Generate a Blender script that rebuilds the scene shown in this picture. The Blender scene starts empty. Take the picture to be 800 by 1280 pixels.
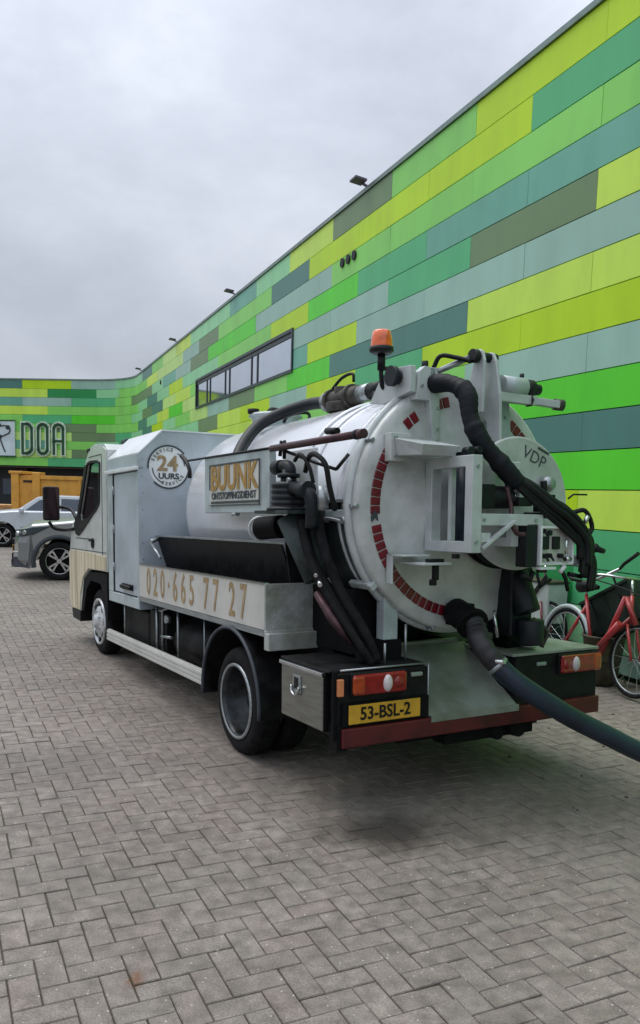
import bpy, bmesh, math, random
from mathutils import Vector, Matrix
random.seed(7)
R = math.radians
S = bpy.context.scene
COL = S.collection
V = Vector

# ------------------------------------------------------------------ camera
def euler(a, b, c):
    return Matrix.Rotation(a, 3, 'Z') @ Matrix.Rotation(b, 3, 'X') @ Matrix.Rotation(c, 3, 'Y')
cam = bpy.data.cameras.new('camera')
cam.sensor_fit = 'VERTICAL'; cam.sensor_height = 36
cam.lens = 36 * 1030 / 1280
cam.shift_y = 94 / 1280
cam.clip_start = .05; cam.clip_end = 600
camo = bpy.data.objects.new('camera', cam); COL.objects.link(camo)
rc = euler(0, R(-6.494), R(-1.6206))
m = Matrix((rc.col[0], rc.col[2], -rc.col[1])).transposed().to_4x4()
m.translation = (0, 0, 1.80)
camo.matrix_world = m
S.camera = camo

# ------------------------------------------------------------------ world: overcast sky
SUN_EL, SUN_AZ = R(64), R(305)          # veiled sun high, ahead and to the left
w = bpy.data.worlds.new('World'); S.world = w; w.use_nodes = True
nt = w.node_tree; N = nt.nodes; Lk = nt.links; N.clear()
out = N.new('ShaderNodeOutputWorld'); bg = N.new('ShaderNodeBackground')
sky = N.new('ShaderNodeTexSky'); sky.sky_type = 'NISHITA'; sky.sun_disc = False
sky.sun_elevation = SUN_EL; sky.sun_rotation = SUN_AZ
bgs = N.new('ShaderNodeBackground'); bgs.inputs[1].default_value = .05
Lk.new(sky.outputs[0], bgs.inputs[0])
tc = N.new('ShaderNodeTexCoord')
sep = N.new('ShaderNodeSeparateXYZ'); Lk.new(tc.outputs['Generated'], sep.inputs[0])
mp = N.new('ShaderNodeMapping'); mp.inputs['Scale'].default_value = (1, 1, 1.9); Lk.new(tc.outputs['Generated'], mp.inputs[0])
n1 = N.new('ShaderNodeTexNoise'); n1.inputs['Scale'].default_value = 3.1; n1.inputs['Detail'].default_value = 6; n1.inputs['Roughness'].default_value = .55
n1.inputs['Distortion'].default_value = .15
Lk.new(mp.outputs[0], n1.inputs['Vector'])
cr = N.new('ShaderNodeValToRGB')
cr.color_ramp.elements[0].position = .30; cr.color_ramp.elements[0].color = (.335, .36, .415, 1)
cr.color_ramp.elements[1].position = .70; cr.color_ramp.elements[1].color = (.53, .56, .615, 1)
e = cr.color_ramp.elements.new(.5); e.color = (.42, .45, .512, 1)
Lk.new(n1.outputs[0], cr.inputs[0])
# CIE-like overcast gradient: brighter overhead, dimmer at the horizon
mr = N.new('ShaderNodeMapRange'); mr.inputs[1].default_value = 0; mr.inputs[2].default_value = 1
mr.inputs[3].default_value = .80; mr.inputs[4].default_value = 2.7; Lk.new(sep.outputs[2], mr.inputs[0])
vm = N.new('ShaderNodeVectorMath'); vm.operation = 'SCALE'; Lk.new(cr.outputs[0], vm.inputs[0]); Lk.new(mr.outputs[0], vm.inputs[3])
Lk.new(vm.outputs[0], bg.inputs[0]); bg.inputs[1].default_value = 1.0
add = N.new('ShaderNodeMixShader'); add.inputs[0].default_value = .12
Lk.new(bg.outputs[0], add.inputs[1]); Lk.new(bgs.outputs[0], add.inputs[2]); Lk.new(add.outputs[0], out.inputs[0])

sl = bpy.data.lights.new('sun', 'SUN'); sl.energy = 1.25; sl.angle = R(40); sl.color = (1, .96, .9)
so = bpy.data.objects.new('sun', sl); COL.objects.link(so)
sd = V((math.sin(SUN_AZ) * math.cos(SUN_EL), math.cos(SUN_AZ) * math.cos(SUN_EL), math.sin(SUN_EL)))
so.rotation_euler = sd.to_track_quat('Z', 'Y').to_euler(); so.location = (-5, -8, 20)
S.view_settings.view_transform = 'Standard'; S.view_settings.look = 'None'
S.view_settings.gamma = 1; S.view_settings.exposure = 0.30

# ------------------------------------------------------------------ helpers
def lin(h):
    h = h.lstrip('#'); o = []
    for i in (0, 2, 4):
        c = int(h[i:i+2], 16) / 255
        o.append(c / 12.92 if c <= .04045 else ((c + .055) / 1.055) ** 2.4)
    return tuple(o) + (1,)
def mat(name, col, rough=.5, metal=0., var=.12, scale=6., bump=0., bscale=60., spec=.5, rvar=.0, dirt=None, coat=0., objvar=0., stretch=None):
    if isinstance(col, str): col = lin(col)
    if len(col) == 3: col = tuple(col) + (1,)
    M = bpy.data.materials.new(name); M.use_nodes = True
    t = M.node_tree; n = t.nodes; l = t.links
    b = n['Principled BSDF']
    b.inputs['Roughness'].default_value = rough; b.inputs['Metallic'].default_value = metal
    b.inputs['Specular IOR Level'].default_value = spec
    if coat: b.inputs['Coat Weight'].default_value = coat; b.inputs['Coat Roughness'].default_value = .1
    tcn = n.new('ShaderNodeTexCoord')
    src = tcn.outputs['Object']
    if stretch:
        mpn = n.new('ShaderNodeMapping'); mpn.inputs['Scale'].default_value = stretch; l.new(src, mpn.inputs[0]); src = mpn.outputs[0]
    no = n.new('ShaderNodeTexNoise'); no.inputs['Scale'].default_value = scale; no.inputs['Detail'].default_value = 6
    no.inputs['Roughness'].default_value = .6
    l.new(src, no.inputs['Vector'])
    mx = n.new('ShaderNodeMix'); mx.data_type = 'RGBA'
    d = dirt or tuple(c * (1 - 2.2 * var) for c in col[:3])
    d = tuple(max(0, x) for x in d[:3]) + (1,)
    mx.inputs[6].default_value = d; mx.inputs[7].default_value = tuple(min(1, c * (1 + .5 * var)) for c in col[:3]) + (1,)
    mr_ = n.new('ShaderNodeMapRange'); mr_.inputs[1].default_value = .3; mr_.inputs[2].default_value = .6
    l.new(no.outputs[0], mr_.inputs[0]); l.new(mr_.outputs[0], mx.inputs[0])
    last = mx.outputs[2]
    if objvar:
        oi = n.new('ShaderNodeObjectInfo'); hs = n.new('ShaderNodeHueSaturation')
        m2 = n.new('ShaderNodeMapRange'); m2.inputs[3].default_value = 1 - objvar; m2.inputs[4].default_value = 1 + objvar
        l.new(oi.outputs['Random'], m2.inputs[0]); l.new(m2.outputs[0], hs.inputs['Value']); l.new(last, hs.inputs['Color']); last = hs.outputs[0]
    l.new(last, b.inputs['Base Color'])
    if rvar:
        m3 = n.new('ShaderNodeMapRange'); m3.inputs[3].default_value = max(0, rough - rvar); m3.inputs[4].default_value = min(1, rough + rvar)
        l.new(no.outputs[0], m3.inputs[0]); l.new(m3.outputs[0], b.inputs['Roughness'])
    if bump:
        nb = n.new('ShaderNodeTexNoise'); nb.inputs['Scale'].default_value = bscale; nb.inputs['Detail'].default_value = 4
        l.new(src, nb.inputs['Vector'])
        bp = n.new('ShaderNodeBump'); bp.inputs['Strength'].default_value = bump; bp.inputs['Distance'].default_value = .01
        l.new(nb.outputs[0], bp.inputs['Height']); l.new(bp.outputs[0], b.inputs['Normal'])
    return M

class MB:
    def __init__(s): s.v = []; s.f = []; s.sm = []; s.mk = []
    def mark(s): s.mk.append((len(s.v), len(s.f)))
    def each(s, name, material, parent=None, bevel=0., xf=None):
        mk = s.mk + [(len(s.v), len(s.f))]; o = None
        for (v0, f0), (v1, f1) in zip(mk, mk[1:]):
            q = MB(); q.v = s.v[v0:v1]; q.f = [tuple(i - v0 for i in f) for f in s.f[f0:f1]]; q.sm = s.sm[f0:f1]; o = q.build(name, material, parent, bevel, xf)
        return o
    def add(s, vs, fs, smooth=False):
        o = len(s.v); s.v += [tuple(p) for p in vs]; s.f += [tuple(i + o for i in f) for f in fs]; s.sm += [smooth] * len(fs); return s
    def box(s, x0, x1, y0, y1, z0, z1):
        s.mark(); vs = [(x, y, z) for z in (z0, z1) for y in (y0, y1) for x in (x0, x1)]
        return s.add(vs, [(0, 2, 3, 1), (4, 5, 7, 6), (0, 1, 5, 4), (2, 6, 7, 3), (0, 4, 6, 2), (1, 3, 7, 5)])
    def obox(s, o, ax, ay, az):
        s.mark(); o, ax, ay, az = V(o), V(ax), V(ay), V(az)
        vs = [o + ax * i + ay * j + az * k for k in (0, 1) for j in (0, 1) for i in (0, 1)]
        return s.add(vs, [(0, 2, 3, 1), (4, 5, 7, 6), (0, 1, 5, 4), (2, 6, 7, 3), (0, 4, 6, 2), (1, 3, 7, 5)])
    def beam(s, a, b, w_, h_, upv=(0, 0, 1)):
        a, b = V(a), V(b); d = b - a; u = V(upv); si = d.cross(u).normalized(); u = si.cross(d).normalized()
        return s.obox(a - si * w_ / 2 - u * h_ / 2, d, si * w_, u * h_)
    def tube(s, pts, r, seg=10, caps=True, closed=False):
        s.mark(); pts = [V(p) for p in pts]; n = len(pts); rs = r if isinstance(r, (list, tuple)) else [r] * n
        vs = []; prev = None
        for i, p in enumerate(pts):
            if closed: t = pts[(i + 1) % n] - pts[i - 1]
            else: t = pts[min(i + 1, n - 1)] - pts[max(i - 1, 0)]
            t.normalize()
            if prev is None:
                a = V((0, 0, 1)) if abs(t.z) < .9 else V((1, 0, 0)); prev = t.cross(a).normalized()
            prev = (prev - t * prev.dot(t)).normalized(); b = t.cross(prev)
            for k in range(seg):
                an = 2 * math.pi * k / seg; vs.append(p + (prev * math.cos(an) + b * math.sin(an)) * rs[i])
        fs = []
        for i in range(n if closed else n - 1):
            j = (i + 1) % n
            for k in range(seg):
                k2 = (k + 1) % seg; fs.append((i * seg + k, i * seg + k2, j * seg + k2, j * seg + k))
        s.add(vs, fs, True)
        if caps and not closed:
            s.add(vs[:seg], [tuple(range(seg))]); s.add(vs[-seg:], [tuple(range(seg))])
        return s
    def lathe(s, prof, seg=32, axis='Y', c=(0, 0, 0), a0=0, a1=2 * math.pi, smooth=True):
        """prof: (radius, along). revolve about axis"""
        s.mark(); c = V(c); full = abs(a1 - a0 - 2 * math.pi) < 1e-6; n = seg if full else seg + 1
        vs = []
        for r_, h in prof:
            for k in range(n):
                a = a0 + (a1 - a0) * k / seg; ca, sa = math.cos(a) * r_, math.sin(a) * r_
                p = {'Y': (ca, h, sa), 'X': (h, ca, sa), 'Z': (ca, sa, h)}[axis]
                vs.append(c + V(p))
        fs = []
        for i in range(len(prof) - 1):
            for k in range(seg):
                k2 = (k + 1) % n; fs.append((i * n + k, i * n + k2, (i + 1) * n + k2, (i + 1) * n + k))
        return s.add(vs, fs, smooth)
    def cyl(s, a, b, r, seg=16, r2=None):
        s.mark(); a, b = V(a), V(b); t = (b - a).normalized(); q = V((0, 0, 1)) if abs(t.z) < .9 else V((1, 0, 0))
        p = t.cross(q).normalized(); o = t.cross(p); r2 = r if r2 is None else r2
        va = [a + (p * math.cos(2 * math.pi * k / seg) + o * math.sin(2 * math.pi * k / seg)) * r for k in range(seg)]
        vb = [b + (p * math.cos(2 * math.pi * k / seg) + o * math.sin(2 * math.pi * k / seg)) * r2 for k in range(seg)]
        s.add(va + vb, [(k, (k + 1) % seg, seg + (k + 1) % seg, seg + k) for k in range(seg)], True)
        s.add(va, [tuple(range(seg))]); s.add(vb, [tuple(range(seg))]); return s
    def prism(s, poly, ext, plane='YZ', smooth=False):
        """poly in plane, ext=(lo,hi) along the third axis"""
        s.mark(); f = {'YZ': lambda p, e_: (e_, p[0], p[1]), 'XZ': lambda p, e_: (p[0], e_, p[1]), 'XY': lambda p, e_: (p[0], p[1], e_)}[plane]
        n = len(poly); vs = [f(p, ext[0]) for p in poly] + [f(p, ext[1]) for p in poly]
        s.add(vs, [tuple(range(n)), tuple(range(n, 2 * n))])
        return s.add(vs, [(k, (k + 1) % n, n + (k + 1) % n, n + k) for k in range(n)], smooth)
    def holed(s, outer, inner, ext, plane='YZ'):
        """slab with hole: outer and inner loops of the same count"""
        f = {'YZ': lambda p, e_: (e_, p[0], p[1]), 'XZ': lambda p, e_: (p[0], e_, p[1])}[plane]
        n = len(outer); vs = []
        for e_ in ext: vs += [f(p, e_) for p in outer] + [f(p, e_) for p in inner]
        fs = []
        for k in range(n):
            q = (k + 1) % n
            fs += [(k, q, n + q, n + k), (2 * n + k, 2 * n + q, 3 * n + q, 3 * n + k), (k, q, 2 * n + q, 2 * n + k), (n + k, n + q, 3 * n + q, 3 * n + k)]
        return s.add(vs, fs)
    def build(s, name, material, parent=None, bevel=0., xf=None):
        me = bpy.data.meshes.new(name)
        vs = s.v if xf is None else [tuple(xf @ V(p)) for p in s.v]
        me.from_pydata(vs, [], s.f); me.polygons.foreach_set('use_smooth', s.sm); me.update()
        bm = bmesh.new(); bm.from_mesh(me); bmesh.ops.remove_doubles(bm, verts=bm.verts, dist=1e-5)
        bmesh.ops.recalc_face_normals(bm, faces=bm.faces); bm.to_mesh(me); bm.free()
        me.materials.append(material)
        o = bpy.data.objects.new(name, me); COL.objects.link(o)
        if parent: o.parent = parent
        if bevel:
            b = o.modifiers.new('bevel', 'BEVEL'); b.width = bevel; b.segments = 2; b.limit_method = 'ANGLE'; b.angle_limit = R(40)
        return o
def share(o, name, parent, loc=None, rot=None):
    c = o.copy(); c.name = name; COL.objects.link(c); c.parent = parent
    if loc is not None: c.location = loc
    if rot is not None: c.rotation_euler = rot
    return c
def tag(o, label=None, cat=None, group=None, kind=None):
    for k, v_ in (('label', label), ('category', cat), ('group', group), ('kind', kind)):
        if v_: o[k] = v_
    return o
def empty(name, loc=(0, 0, 0), rz=0, label=None, cat=None, group=None):
    o = bpy.data.objects.new(name, None); o.empty_display_size = .2; COL.objects.link(o); o.location = loc; o.rotation_euler = (0, 0, rz)
    return tag(o, label, cat, group)
def text(name, body, size, material, parent, M, sx=1., bold=0., ext=.0015, align='CENTER', spacing=1.):
    cu = bpy.data.curves.new(name, 'FONT'); cu.body = body; cu.size = size; cu.extrude = ext; cu.offset = bold * size
    cu.align_x = align; cu.align_y = 'CENTER'; cu.resolution_u = 3; cu.space_character = spacing
    t = bpy.data.objects.new(name, cu); COL.objects.link(t)
    bpy.context.view_layer.update()
    me = bpy.data.meshes.new_from_object(t.evaluated_get(bpy.context.evaluated_depsgraph_get()))
    bpy.data.objects.remove(t); bpy.data.curves.remove(cu)
    me.transform(M @ Matrix.Diagonal((sx, 1, 1, 1))); me.materials.clear(); me.materials.append(material)
    o = bpy.data.objects.new(name, me); COL.objects.link(o)
    if parent: o.parent = parent
    return o
def frame(o, x, y):     # matrix from origin, text x axis, text y axis
    x = V(x).normalized(); y = V(y).normalized(); z = x.cross(y)
    M = Matrix((x, y, z)).transposed().to_4x4(); M.translation = V(o); return M
def smooth_path(pts, n=8):
    pts = [V(p) for p in pts]; P = [pts[0] * 2 - pts[1]] + pts + [pts[-1] * 2 - pts[-2]]; o = []
    for i in range(1, len(P) - 2):
        a, b, c, d = P[i-1], P[i], P[i+1], P[i+2]
        for k in range(n):
            t = k / n
            o.append(.5 * ((2 * b) + (c - a) * t + (2 * a - 5 * b + 4 * c - d) * t * t + (3 * b - a - 3 * c + d) * t ** 3))
    o.append(pts[-1]); return o

# ------------------------------------------------------------------ materials
M = {}
def paver_mat():
    m_ = bpy.data.materials.new('concrete_paver'); m_.use_nodes = True; t = m_.node_tree; n = t.nodes; l = t.links; b = n['Principled BSDF']
    g = n.new('ShaderNodeNewGeometry'); oi = n.new('ShaderNodeObjectInfo')
    ad = n.new('ShaderNodeMath'); ad.operation = 'ADD'; l.new(g.outputs['Random Per Island'], ad.inputs[0]); l.new(oi.outputs['Random'], ad.inputs[1])
    fr = n.new('ShaderNodeMath'); fr.operation = 'FRACT'; l.new(ad.outputs[0], fr.inputs[0])
    cr_ = n.new('ShaderNodeValToRGB'); l.new(fr.outputs[0], cr_.inputs[0])
    cr_.color_ramp.elements[0].color = (.200, .172, .148, 1); cr_.color_ramp.elements[1].color = (.236, .208, .181, 1)
    for p, c in ((.35, (.214, .184, .160, 1)), (.65, (.222, .195, .169, 1)), (.82, (.216, .180, .157, 1))):
        e_ = cr_.color_ramp.elements.new(p); e_.color = c
    # fine aggregate
    n1 = n.new('ShaderNodeTexNoise'); n1.inputs['Scale'].default_value = 140; n1.inputs['Detail'].default_value = 3; l.new(g.outputs['Position'], n1.inputs['Vector'])
    n2 = n.new('ShaderNodeTexNoise'); n2.inputs['Scale'].default_value = 1.1; n2.inputs['Detail'].default_value = 6; l.new(g.outputs['Position'], n2.inputs['Vector'])
    n3 = n.new('ShaderNodeTexNoise'); n3.inputs['Scale'].default_value = 13; n3.inputs['Detail'].default_value = 5; l.new(g.outputs['Position'], n3.inputs['Vector'])
    def mult(a, val_node, lo, hi, f0=.3, f1=.7):
        mr_ = n.new('ShaderNodeMapRange'); mr_.inputs[1].default_value = f0; mr_.inputs[2].default_value = f1; mr_.inputs[3].default_value = lo; mr_.inputs[4].default_value = hi
        l.new(val_node, mr_.inputs[0]); v_ = n.new('ShaderNodeVectorMath'); v_.operation = 'SCALE'; l.new(a, v_.inputs[0]); l.new(mr_.outputs[0], v_.inputs[3]); return v_.outputs[0]
    c = mult(cr_.outputs[0], n1.outputs[0], .72, 1.3); c = mult(c, n2.outputs[0], .80, 1.16); c = mult(c, n3.outputs[0], .66, 1.22)
    # pale grit specks
    vo = n.new('ShaderNodeTexVoronoi'); vo.inputs['Scale'].default_value = 42; l.new(g.outputs['Position'], vo.inputs['Vector'])
    ls = n.new('ShaderNodeMath'); ls.operation = 'LESS_THAN'; ls.inputs[1].default_value = .15; l.new(vo.outputs['Distance'], ls.inputs[0])
    cs = n.new('ShaderNodeSeparateColor'); l.new(vo.outputs['Color'], cs.inputs[0])
    gt = n.new('ShaderNodeMath'); gt.operation = 'GREATER_THAN'; gt.inputs[1].default_value = .62; l.new(cs.outputs[0], gt.inputs[0])
    sz = n.new('ShaderNodeMath'); sz.operation = 'MULTIPLY'; sz.inputs[1].default_value = .21; l.new(cs.outputs[1], sz.inputs[0]); l.new(sz.outputs[0], ls.inputs[1])
    mm = n.new('ShaderNodeMath'); mm.operation = 'MULTIPLY'; l.new(ls.outputs[0], mm.inputs[0]); l.new(gt.outputs[0], mm.inputs[1])
    mx = n.new('ShaderNodeMix'); mx.data_type = 'RGBA'; l.new(mm.outputs[0], mx.inputs[0]); l.new(c, mx.inputs[6]); mx.inputs[7].default_value = (.43, .41, .37, 1)
    # stains that lie on the paving: oil spot behind the truck, wide damp patch that also paints in the truck's shade, rust dot
    last = mx.outputs[2]
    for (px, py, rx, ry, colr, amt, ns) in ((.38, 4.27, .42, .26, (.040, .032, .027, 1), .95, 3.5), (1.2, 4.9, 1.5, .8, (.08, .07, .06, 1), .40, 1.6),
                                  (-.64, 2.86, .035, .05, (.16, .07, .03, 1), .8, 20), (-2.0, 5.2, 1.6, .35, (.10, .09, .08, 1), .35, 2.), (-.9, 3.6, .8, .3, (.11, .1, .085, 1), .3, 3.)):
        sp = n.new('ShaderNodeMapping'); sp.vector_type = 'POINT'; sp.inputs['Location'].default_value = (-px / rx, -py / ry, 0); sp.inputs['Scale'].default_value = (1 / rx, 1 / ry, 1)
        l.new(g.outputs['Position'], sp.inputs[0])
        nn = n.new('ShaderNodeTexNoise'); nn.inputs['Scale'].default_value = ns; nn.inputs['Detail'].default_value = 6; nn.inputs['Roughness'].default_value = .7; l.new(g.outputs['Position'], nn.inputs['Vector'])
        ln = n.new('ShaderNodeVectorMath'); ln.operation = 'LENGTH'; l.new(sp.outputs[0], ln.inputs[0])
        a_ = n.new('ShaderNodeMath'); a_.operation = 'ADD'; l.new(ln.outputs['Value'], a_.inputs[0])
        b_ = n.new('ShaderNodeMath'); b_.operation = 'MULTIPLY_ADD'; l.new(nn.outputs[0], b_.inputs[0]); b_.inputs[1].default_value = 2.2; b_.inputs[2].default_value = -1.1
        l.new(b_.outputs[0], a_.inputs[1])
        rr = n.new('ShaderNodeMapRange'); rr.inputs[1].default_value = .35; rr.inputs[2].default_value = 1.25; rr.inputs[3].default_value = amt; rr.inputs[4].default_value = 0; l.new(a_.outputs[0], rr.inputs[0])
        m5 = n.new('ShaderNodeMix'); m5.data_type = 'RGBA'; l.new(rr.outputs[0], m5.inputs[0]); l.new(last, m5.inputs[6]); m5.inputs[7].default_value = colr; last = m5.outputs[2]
    l.new(last, b.inputs['Base Color'])
    b.inputs['Roughness'].default_value = .68; b.inputs['Specular IOR Level'].default_value = .5
    bp = n.new('ShaderNodeBump'); bp.inputs['Strength'].default_value = .5; bp.inputs['Distance'].default_value = .004; l.new(n1.outputs[0], bp.inputs['Height']); l.new(bp.outputs[0], b.inputs['Normal'])
    return m_
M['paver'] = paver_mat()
M['joint'] = mat('joint_sand', (.080, .068, .052), .95, var=.3, scale=2.5, dirt=(.04, .048, .02), bump=.5, bscale=200)
M['ground'] = mat('far_paving', (.225, .202, .18), .9, var=.2, scale=.8, bump=.3, bscale=30)
M['sand'] = mat('sandy_strip', (.27, .235, .19), .95, var=.3, scale=7, bump=.6, bscale=90)
PAL = {'Y': '#bfe60e', 'y': '#cbee58', 'L': '#c2ea84', 'G': '#8cdc66', 'B': '#5cde2c', 'E': '#56b87c', 'T': '#70b39c', 'S': '#9cc3b2',
       'K': '#52857a', 'O': '#728e64', 'P': '#96dca2', 'D': '#2a9450', 'W': '#d4e8a0'}
PM = {k: mat('panel_' + n_, v_, .42, var=.055, scale=1.6, objvar=.045, rvar=.06, spec=.4, stretch=(1, 1, .35), bump=.012, bscale=2.) for (k, v_), n_ in
      zip(PAL.items(), ['acid_yellow', 'pale_yellow', 'pale_lime', 'light_green', 'bright_green', 'emerald', 'teal', 'grey_teal', 'dark_teal', 'olive', 'mint', 'forest', 'cream_lime'])}
M['backing'] = mat('facade_backing', (.012, .03, .016), .9)
M['coping'] = mat('coping_metal', '#7f9089', .4, .6)
M['frame_dark'] = mat('dark_window_frame', '#26343a', .4)
M['roof'] = mat('roofing', (.1, .1, .1), .9)
M['lampm'] = mat('floodlight_metal', '#5c5560', .45, .3)
M['black'] = mat('black_plastic', (.006, .007, .008), .5, rvar=.1, var=.2, spec=.3)
M['rubber'] = mat('rubber', (.011, .011, .012), .85, spec=.2, var=.3, scale=14, bump=.2, bscale=50)
M['chassis'] = mat('chassis_black', (.004, .004, .005), .7, var=.3, spec=.18)
M['dirtyblack'] = mat('dirty_black', (.008, .008, .009), .55, var=.5, spec=.25, scale=9, rvar=.2)
M['white'] = mat('white_paint', '#e0e5e6', .35, var=.10, scale=3, coat=.3, rvar=.1, bump=.02, bscale=20)
M['greywhite'] = mat('grey_white_paint', '#b3bfc1', .38, .15, var=.14, scale=4, rvar=.12)
M['boxgrey'] = mat('box_aluminium', '#bac5cd', .34, .2, var=.12, scale=1.6, rvar=.08, bump=.02, bscale=8)
M['tank'] = mat('tank_paint', '#dfe2e6', .20, .22, var=.06, scale=2.5, rvar=.06, bump=.03, bscale=3.5, coat=.3)
M['tanklow'] = mat('tank_lower_steel', '#5b6566', .33, .6, var=.25, scale=3, rvar=.14, bump=.04, bscale=6)
M['door'] = mat('tank_door_paint', '#c6cbc9', .36, .15, var=.07, scale=3.2, rvar=.1, bump=.03, bscale=5, dirt=(.34, .36, .33))
M['frame'] = mat('rear_frame_paint', '#bdc4c3', .38, .12, var=.09, scale=7, rvar=.12)
M['alu'] = mat('aluminium', '#a3a9ab', .36, .7, var=.12, scale=6, rvar=.1, stretch=(1, 1, 8))
M['steelbox'] = mat('brushed_toolbox', '#8b8c85', .34, .75, var=.12, scale=5, rvar=.08, stretch=(1, 1, 10))
M['chrome'] = mat('chrome', '#d0d2d4', .15, .95, var=.1)
M['rimmat'] = mat('wheel_steel', '#3e4143', .38, .6, var=.35, scale=12, rvar=.15)
M['frontrim'] = mat('front_wheel_paint', '#c9cccd', .35, .35, var=.25, scale=14)
M['cream'] = mat('cream_paint', '#d6cdb2', .4, var=.18, scale=2.2, stretch=(1, 6, .3), dirt=(.33, .25, .14))
M['cab'] = mat('cab_paint', '#d0d6d2', .3, .1, var=.08, scale=3, coat=.4)
M['numpanel'] = mat('number_panel', '#cfcfc8', .4, .2, var=.08, scale=3)
M['amber_print'] = mat('amber_print', '#a38c68', .5, var=.15, scale=20)
M['gold_print'] = mat('gold_print', '#a88545', .5, var=.15, scale=20)
M['dark_print'] = mat('dark_print', '#3c4448', .5, var=.1)
M['grey_print'] = mat('grey_print', '#7d8480', .5)
M['red'] = mat('red_bumper', '#521319', .4, var=.3, scale=5)
M['reflector'] = mat('red_reflector', '#6c1020', .3, var=.25, scale=40, objvar=.15)
M['taillens'] = mat('red_lens', '#8c1212', .12, var=.2, coat=.6, scale=20)
M['amberlens'] = mat('amber_lens', '#a8401a', .12, coat=.6, var=.2, scale=20)
M['clearlens'] = mat('clear_lens', '#d8cfcf', .1, coat=.6)
M['orange_side'] = mat('side_reflector', '#d08458', .3)
M['plate'] = mat('plate_yellow', '#c79a2c', .4, var=.1, scale=10)
M['hose'] = mat('blue_black_hose', '#202d3e', .42, var=.2, scale=5, rvar=.1)
M['corr'] = mat('corrugated_wrap', '#0b1119', .6, var=.35, scale=20, spec=.3, bump=.25, bscale=45)
M['rust'] = mat('lance_brown', '#4b3136', .45, .3, var=.3, scale=18)
M['pump'] = mat('pump_dark', '#10171d', .5, .15, var=.35, scale=9)
M['funnel'] = mat('grey_green_cast', '#3a4645', .5, .3, var=.3, scale=8)
M['treadplate'] = mat('treadplate', '#b4b8b6', .45, .35, var=.2, scale=4, rvar=.1, dirt=(.2, .22, .14))
M['step'] = mat('step_plate', '#8b928c', .5, .2, var=.3, scale=3, rvar=.12, dirt=(.13, .16, .11))
M['coupl'] = mat('coupling_rubber', '#2c2b2e', .55, .1, var=.3, scale=14)
M['brown'] = mat('cast_brown', '#4a4640', .6, .3, var=.3, scale=14)
M['carsilver'] = mat('silver_car_paint', '#8f9192', .28, .55, coat=.6, var=.05)
M['carwhite'] = mat('white_car_paint', '#c9ced8', .3, coat=.6, var=.04)
M['carclad'] = mat('dark_cladding', '#3a4048', .6)
M['carglass'] = mat('car_glass', '#26384e', .06, var=.05, coat=1)
M['orange'] = mat('orange_steel', '#e2a344', .5, var=.1, scale=3)
M['wood'] = mat('wood_boards', '#c89a62', .7, var=.2, scale=5)
M['redbike'] = mat('red_bike_paint', '#b03036', .35, coat=.4, var=.15)
M['bucket'] = mat('olive_bucket', '#4c4a38', .6, var=.3, scale=6)
M['crate'] = mat('dark_green_crate', '#10241c', .55, var=.3)
M['leaf'] = mat('weed_leaf', (.07, .11, .03), .6, var=.3)
M['cabinetwhite'] = mat('cabinet_white', '#b9c4c0', .5, var=.12, scale=4)
M['darkwall'] = mat('dark_entrance', '#20282a', .5, var=.3, scale=1)
M['brownwall'] = mat('rusty_brown_cladding', '#3c2418', .6, var=.3, scale=2)
def glass(name, tint=(.75, .85, .82, 1), rough=.02, tr=.75):
    m_ = bpy.data.materials.new(name); m_.use_nodes = True; t = m_.node_tree; n = t.nodes; l = t.links; n.remove(n['Principled BSDF'])
    o_ = n['Material Output']; a = n.new('ShaderNodeBsdfTransparent'); a.inputs[0].default_value = tint
    g_ = n.new('ShaderNodeBsdfGlossy'); g_.inputs['Roughness'].default_value = rough; fz = n.new('ShaderNodeFresnel'); fz.inputs[0].default_value = 1.6
    mr_ = n.new('ShaderNodeMapRange'); mr_.inputs[3].default_value = 1 - tr; mr_.inputs[4].default_value = 1; l.new(fz.outputs[0], mr_.inputs[0])
    mx = n.new('ShaderNodeMixShader'); l.new(mr_.outputs[0], mx.inputs[0]); l.new(a.outputs[0], mx.inputs[1]); l.new(g_.outputs[0], mx.inputs[2]); l.new(mx.outputs[0], o_.inputs[0]); return m_
M['cabglass'] = glass('cab_glass', tr=.40)
M['beaconglass'] = mat('amber_beacon_lens', '#e8641c', .15, coat=.8, var=.15, scale=30)
def mirror_glass():
    m_ = mat('sky_reflecting_glass', '#c4ccd6', .06, .9, var=.03, scale=1.2); return m_
M['winglass'] = mirror_glass()

# ------------------------------------------------------------------ wall axes
th = R(21.12)
wn = V((math.cos(th), math.sin(th), 0)); wd = V((-math.sin(th), math.cos(th), 0)); WD = 5.8565
def W(s_, off, z): return wn * (WD - off) + wd * s_ + V((0, 0, z))

# ------------------------------------------------------------------ ground
gm = MB(); gm.add([(-150, -60, -.012), (150, -60, -.012), (150, 240, -.012), (-150, 240, -.012)], [(0, 1, 2, 3)])
ground = tag(gm.build('ground', M['ground']), 'grey paved yard stretching away to the far building', None, None, 'structure')
pj = MB(); pj.add([tuple(wn * a + wd * b + V((0, 0, -.008))) for a, b in ((-24, -6), (WD - .02, -6), (WD - .02, 40), (-24, 40))], [(0, 1, 2, 3)])
paving = tag(pj.build('paving', M['joint']), 'grey concrete block paving laid in herringbone, sandy joints', None, None, 'structure')

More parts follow.
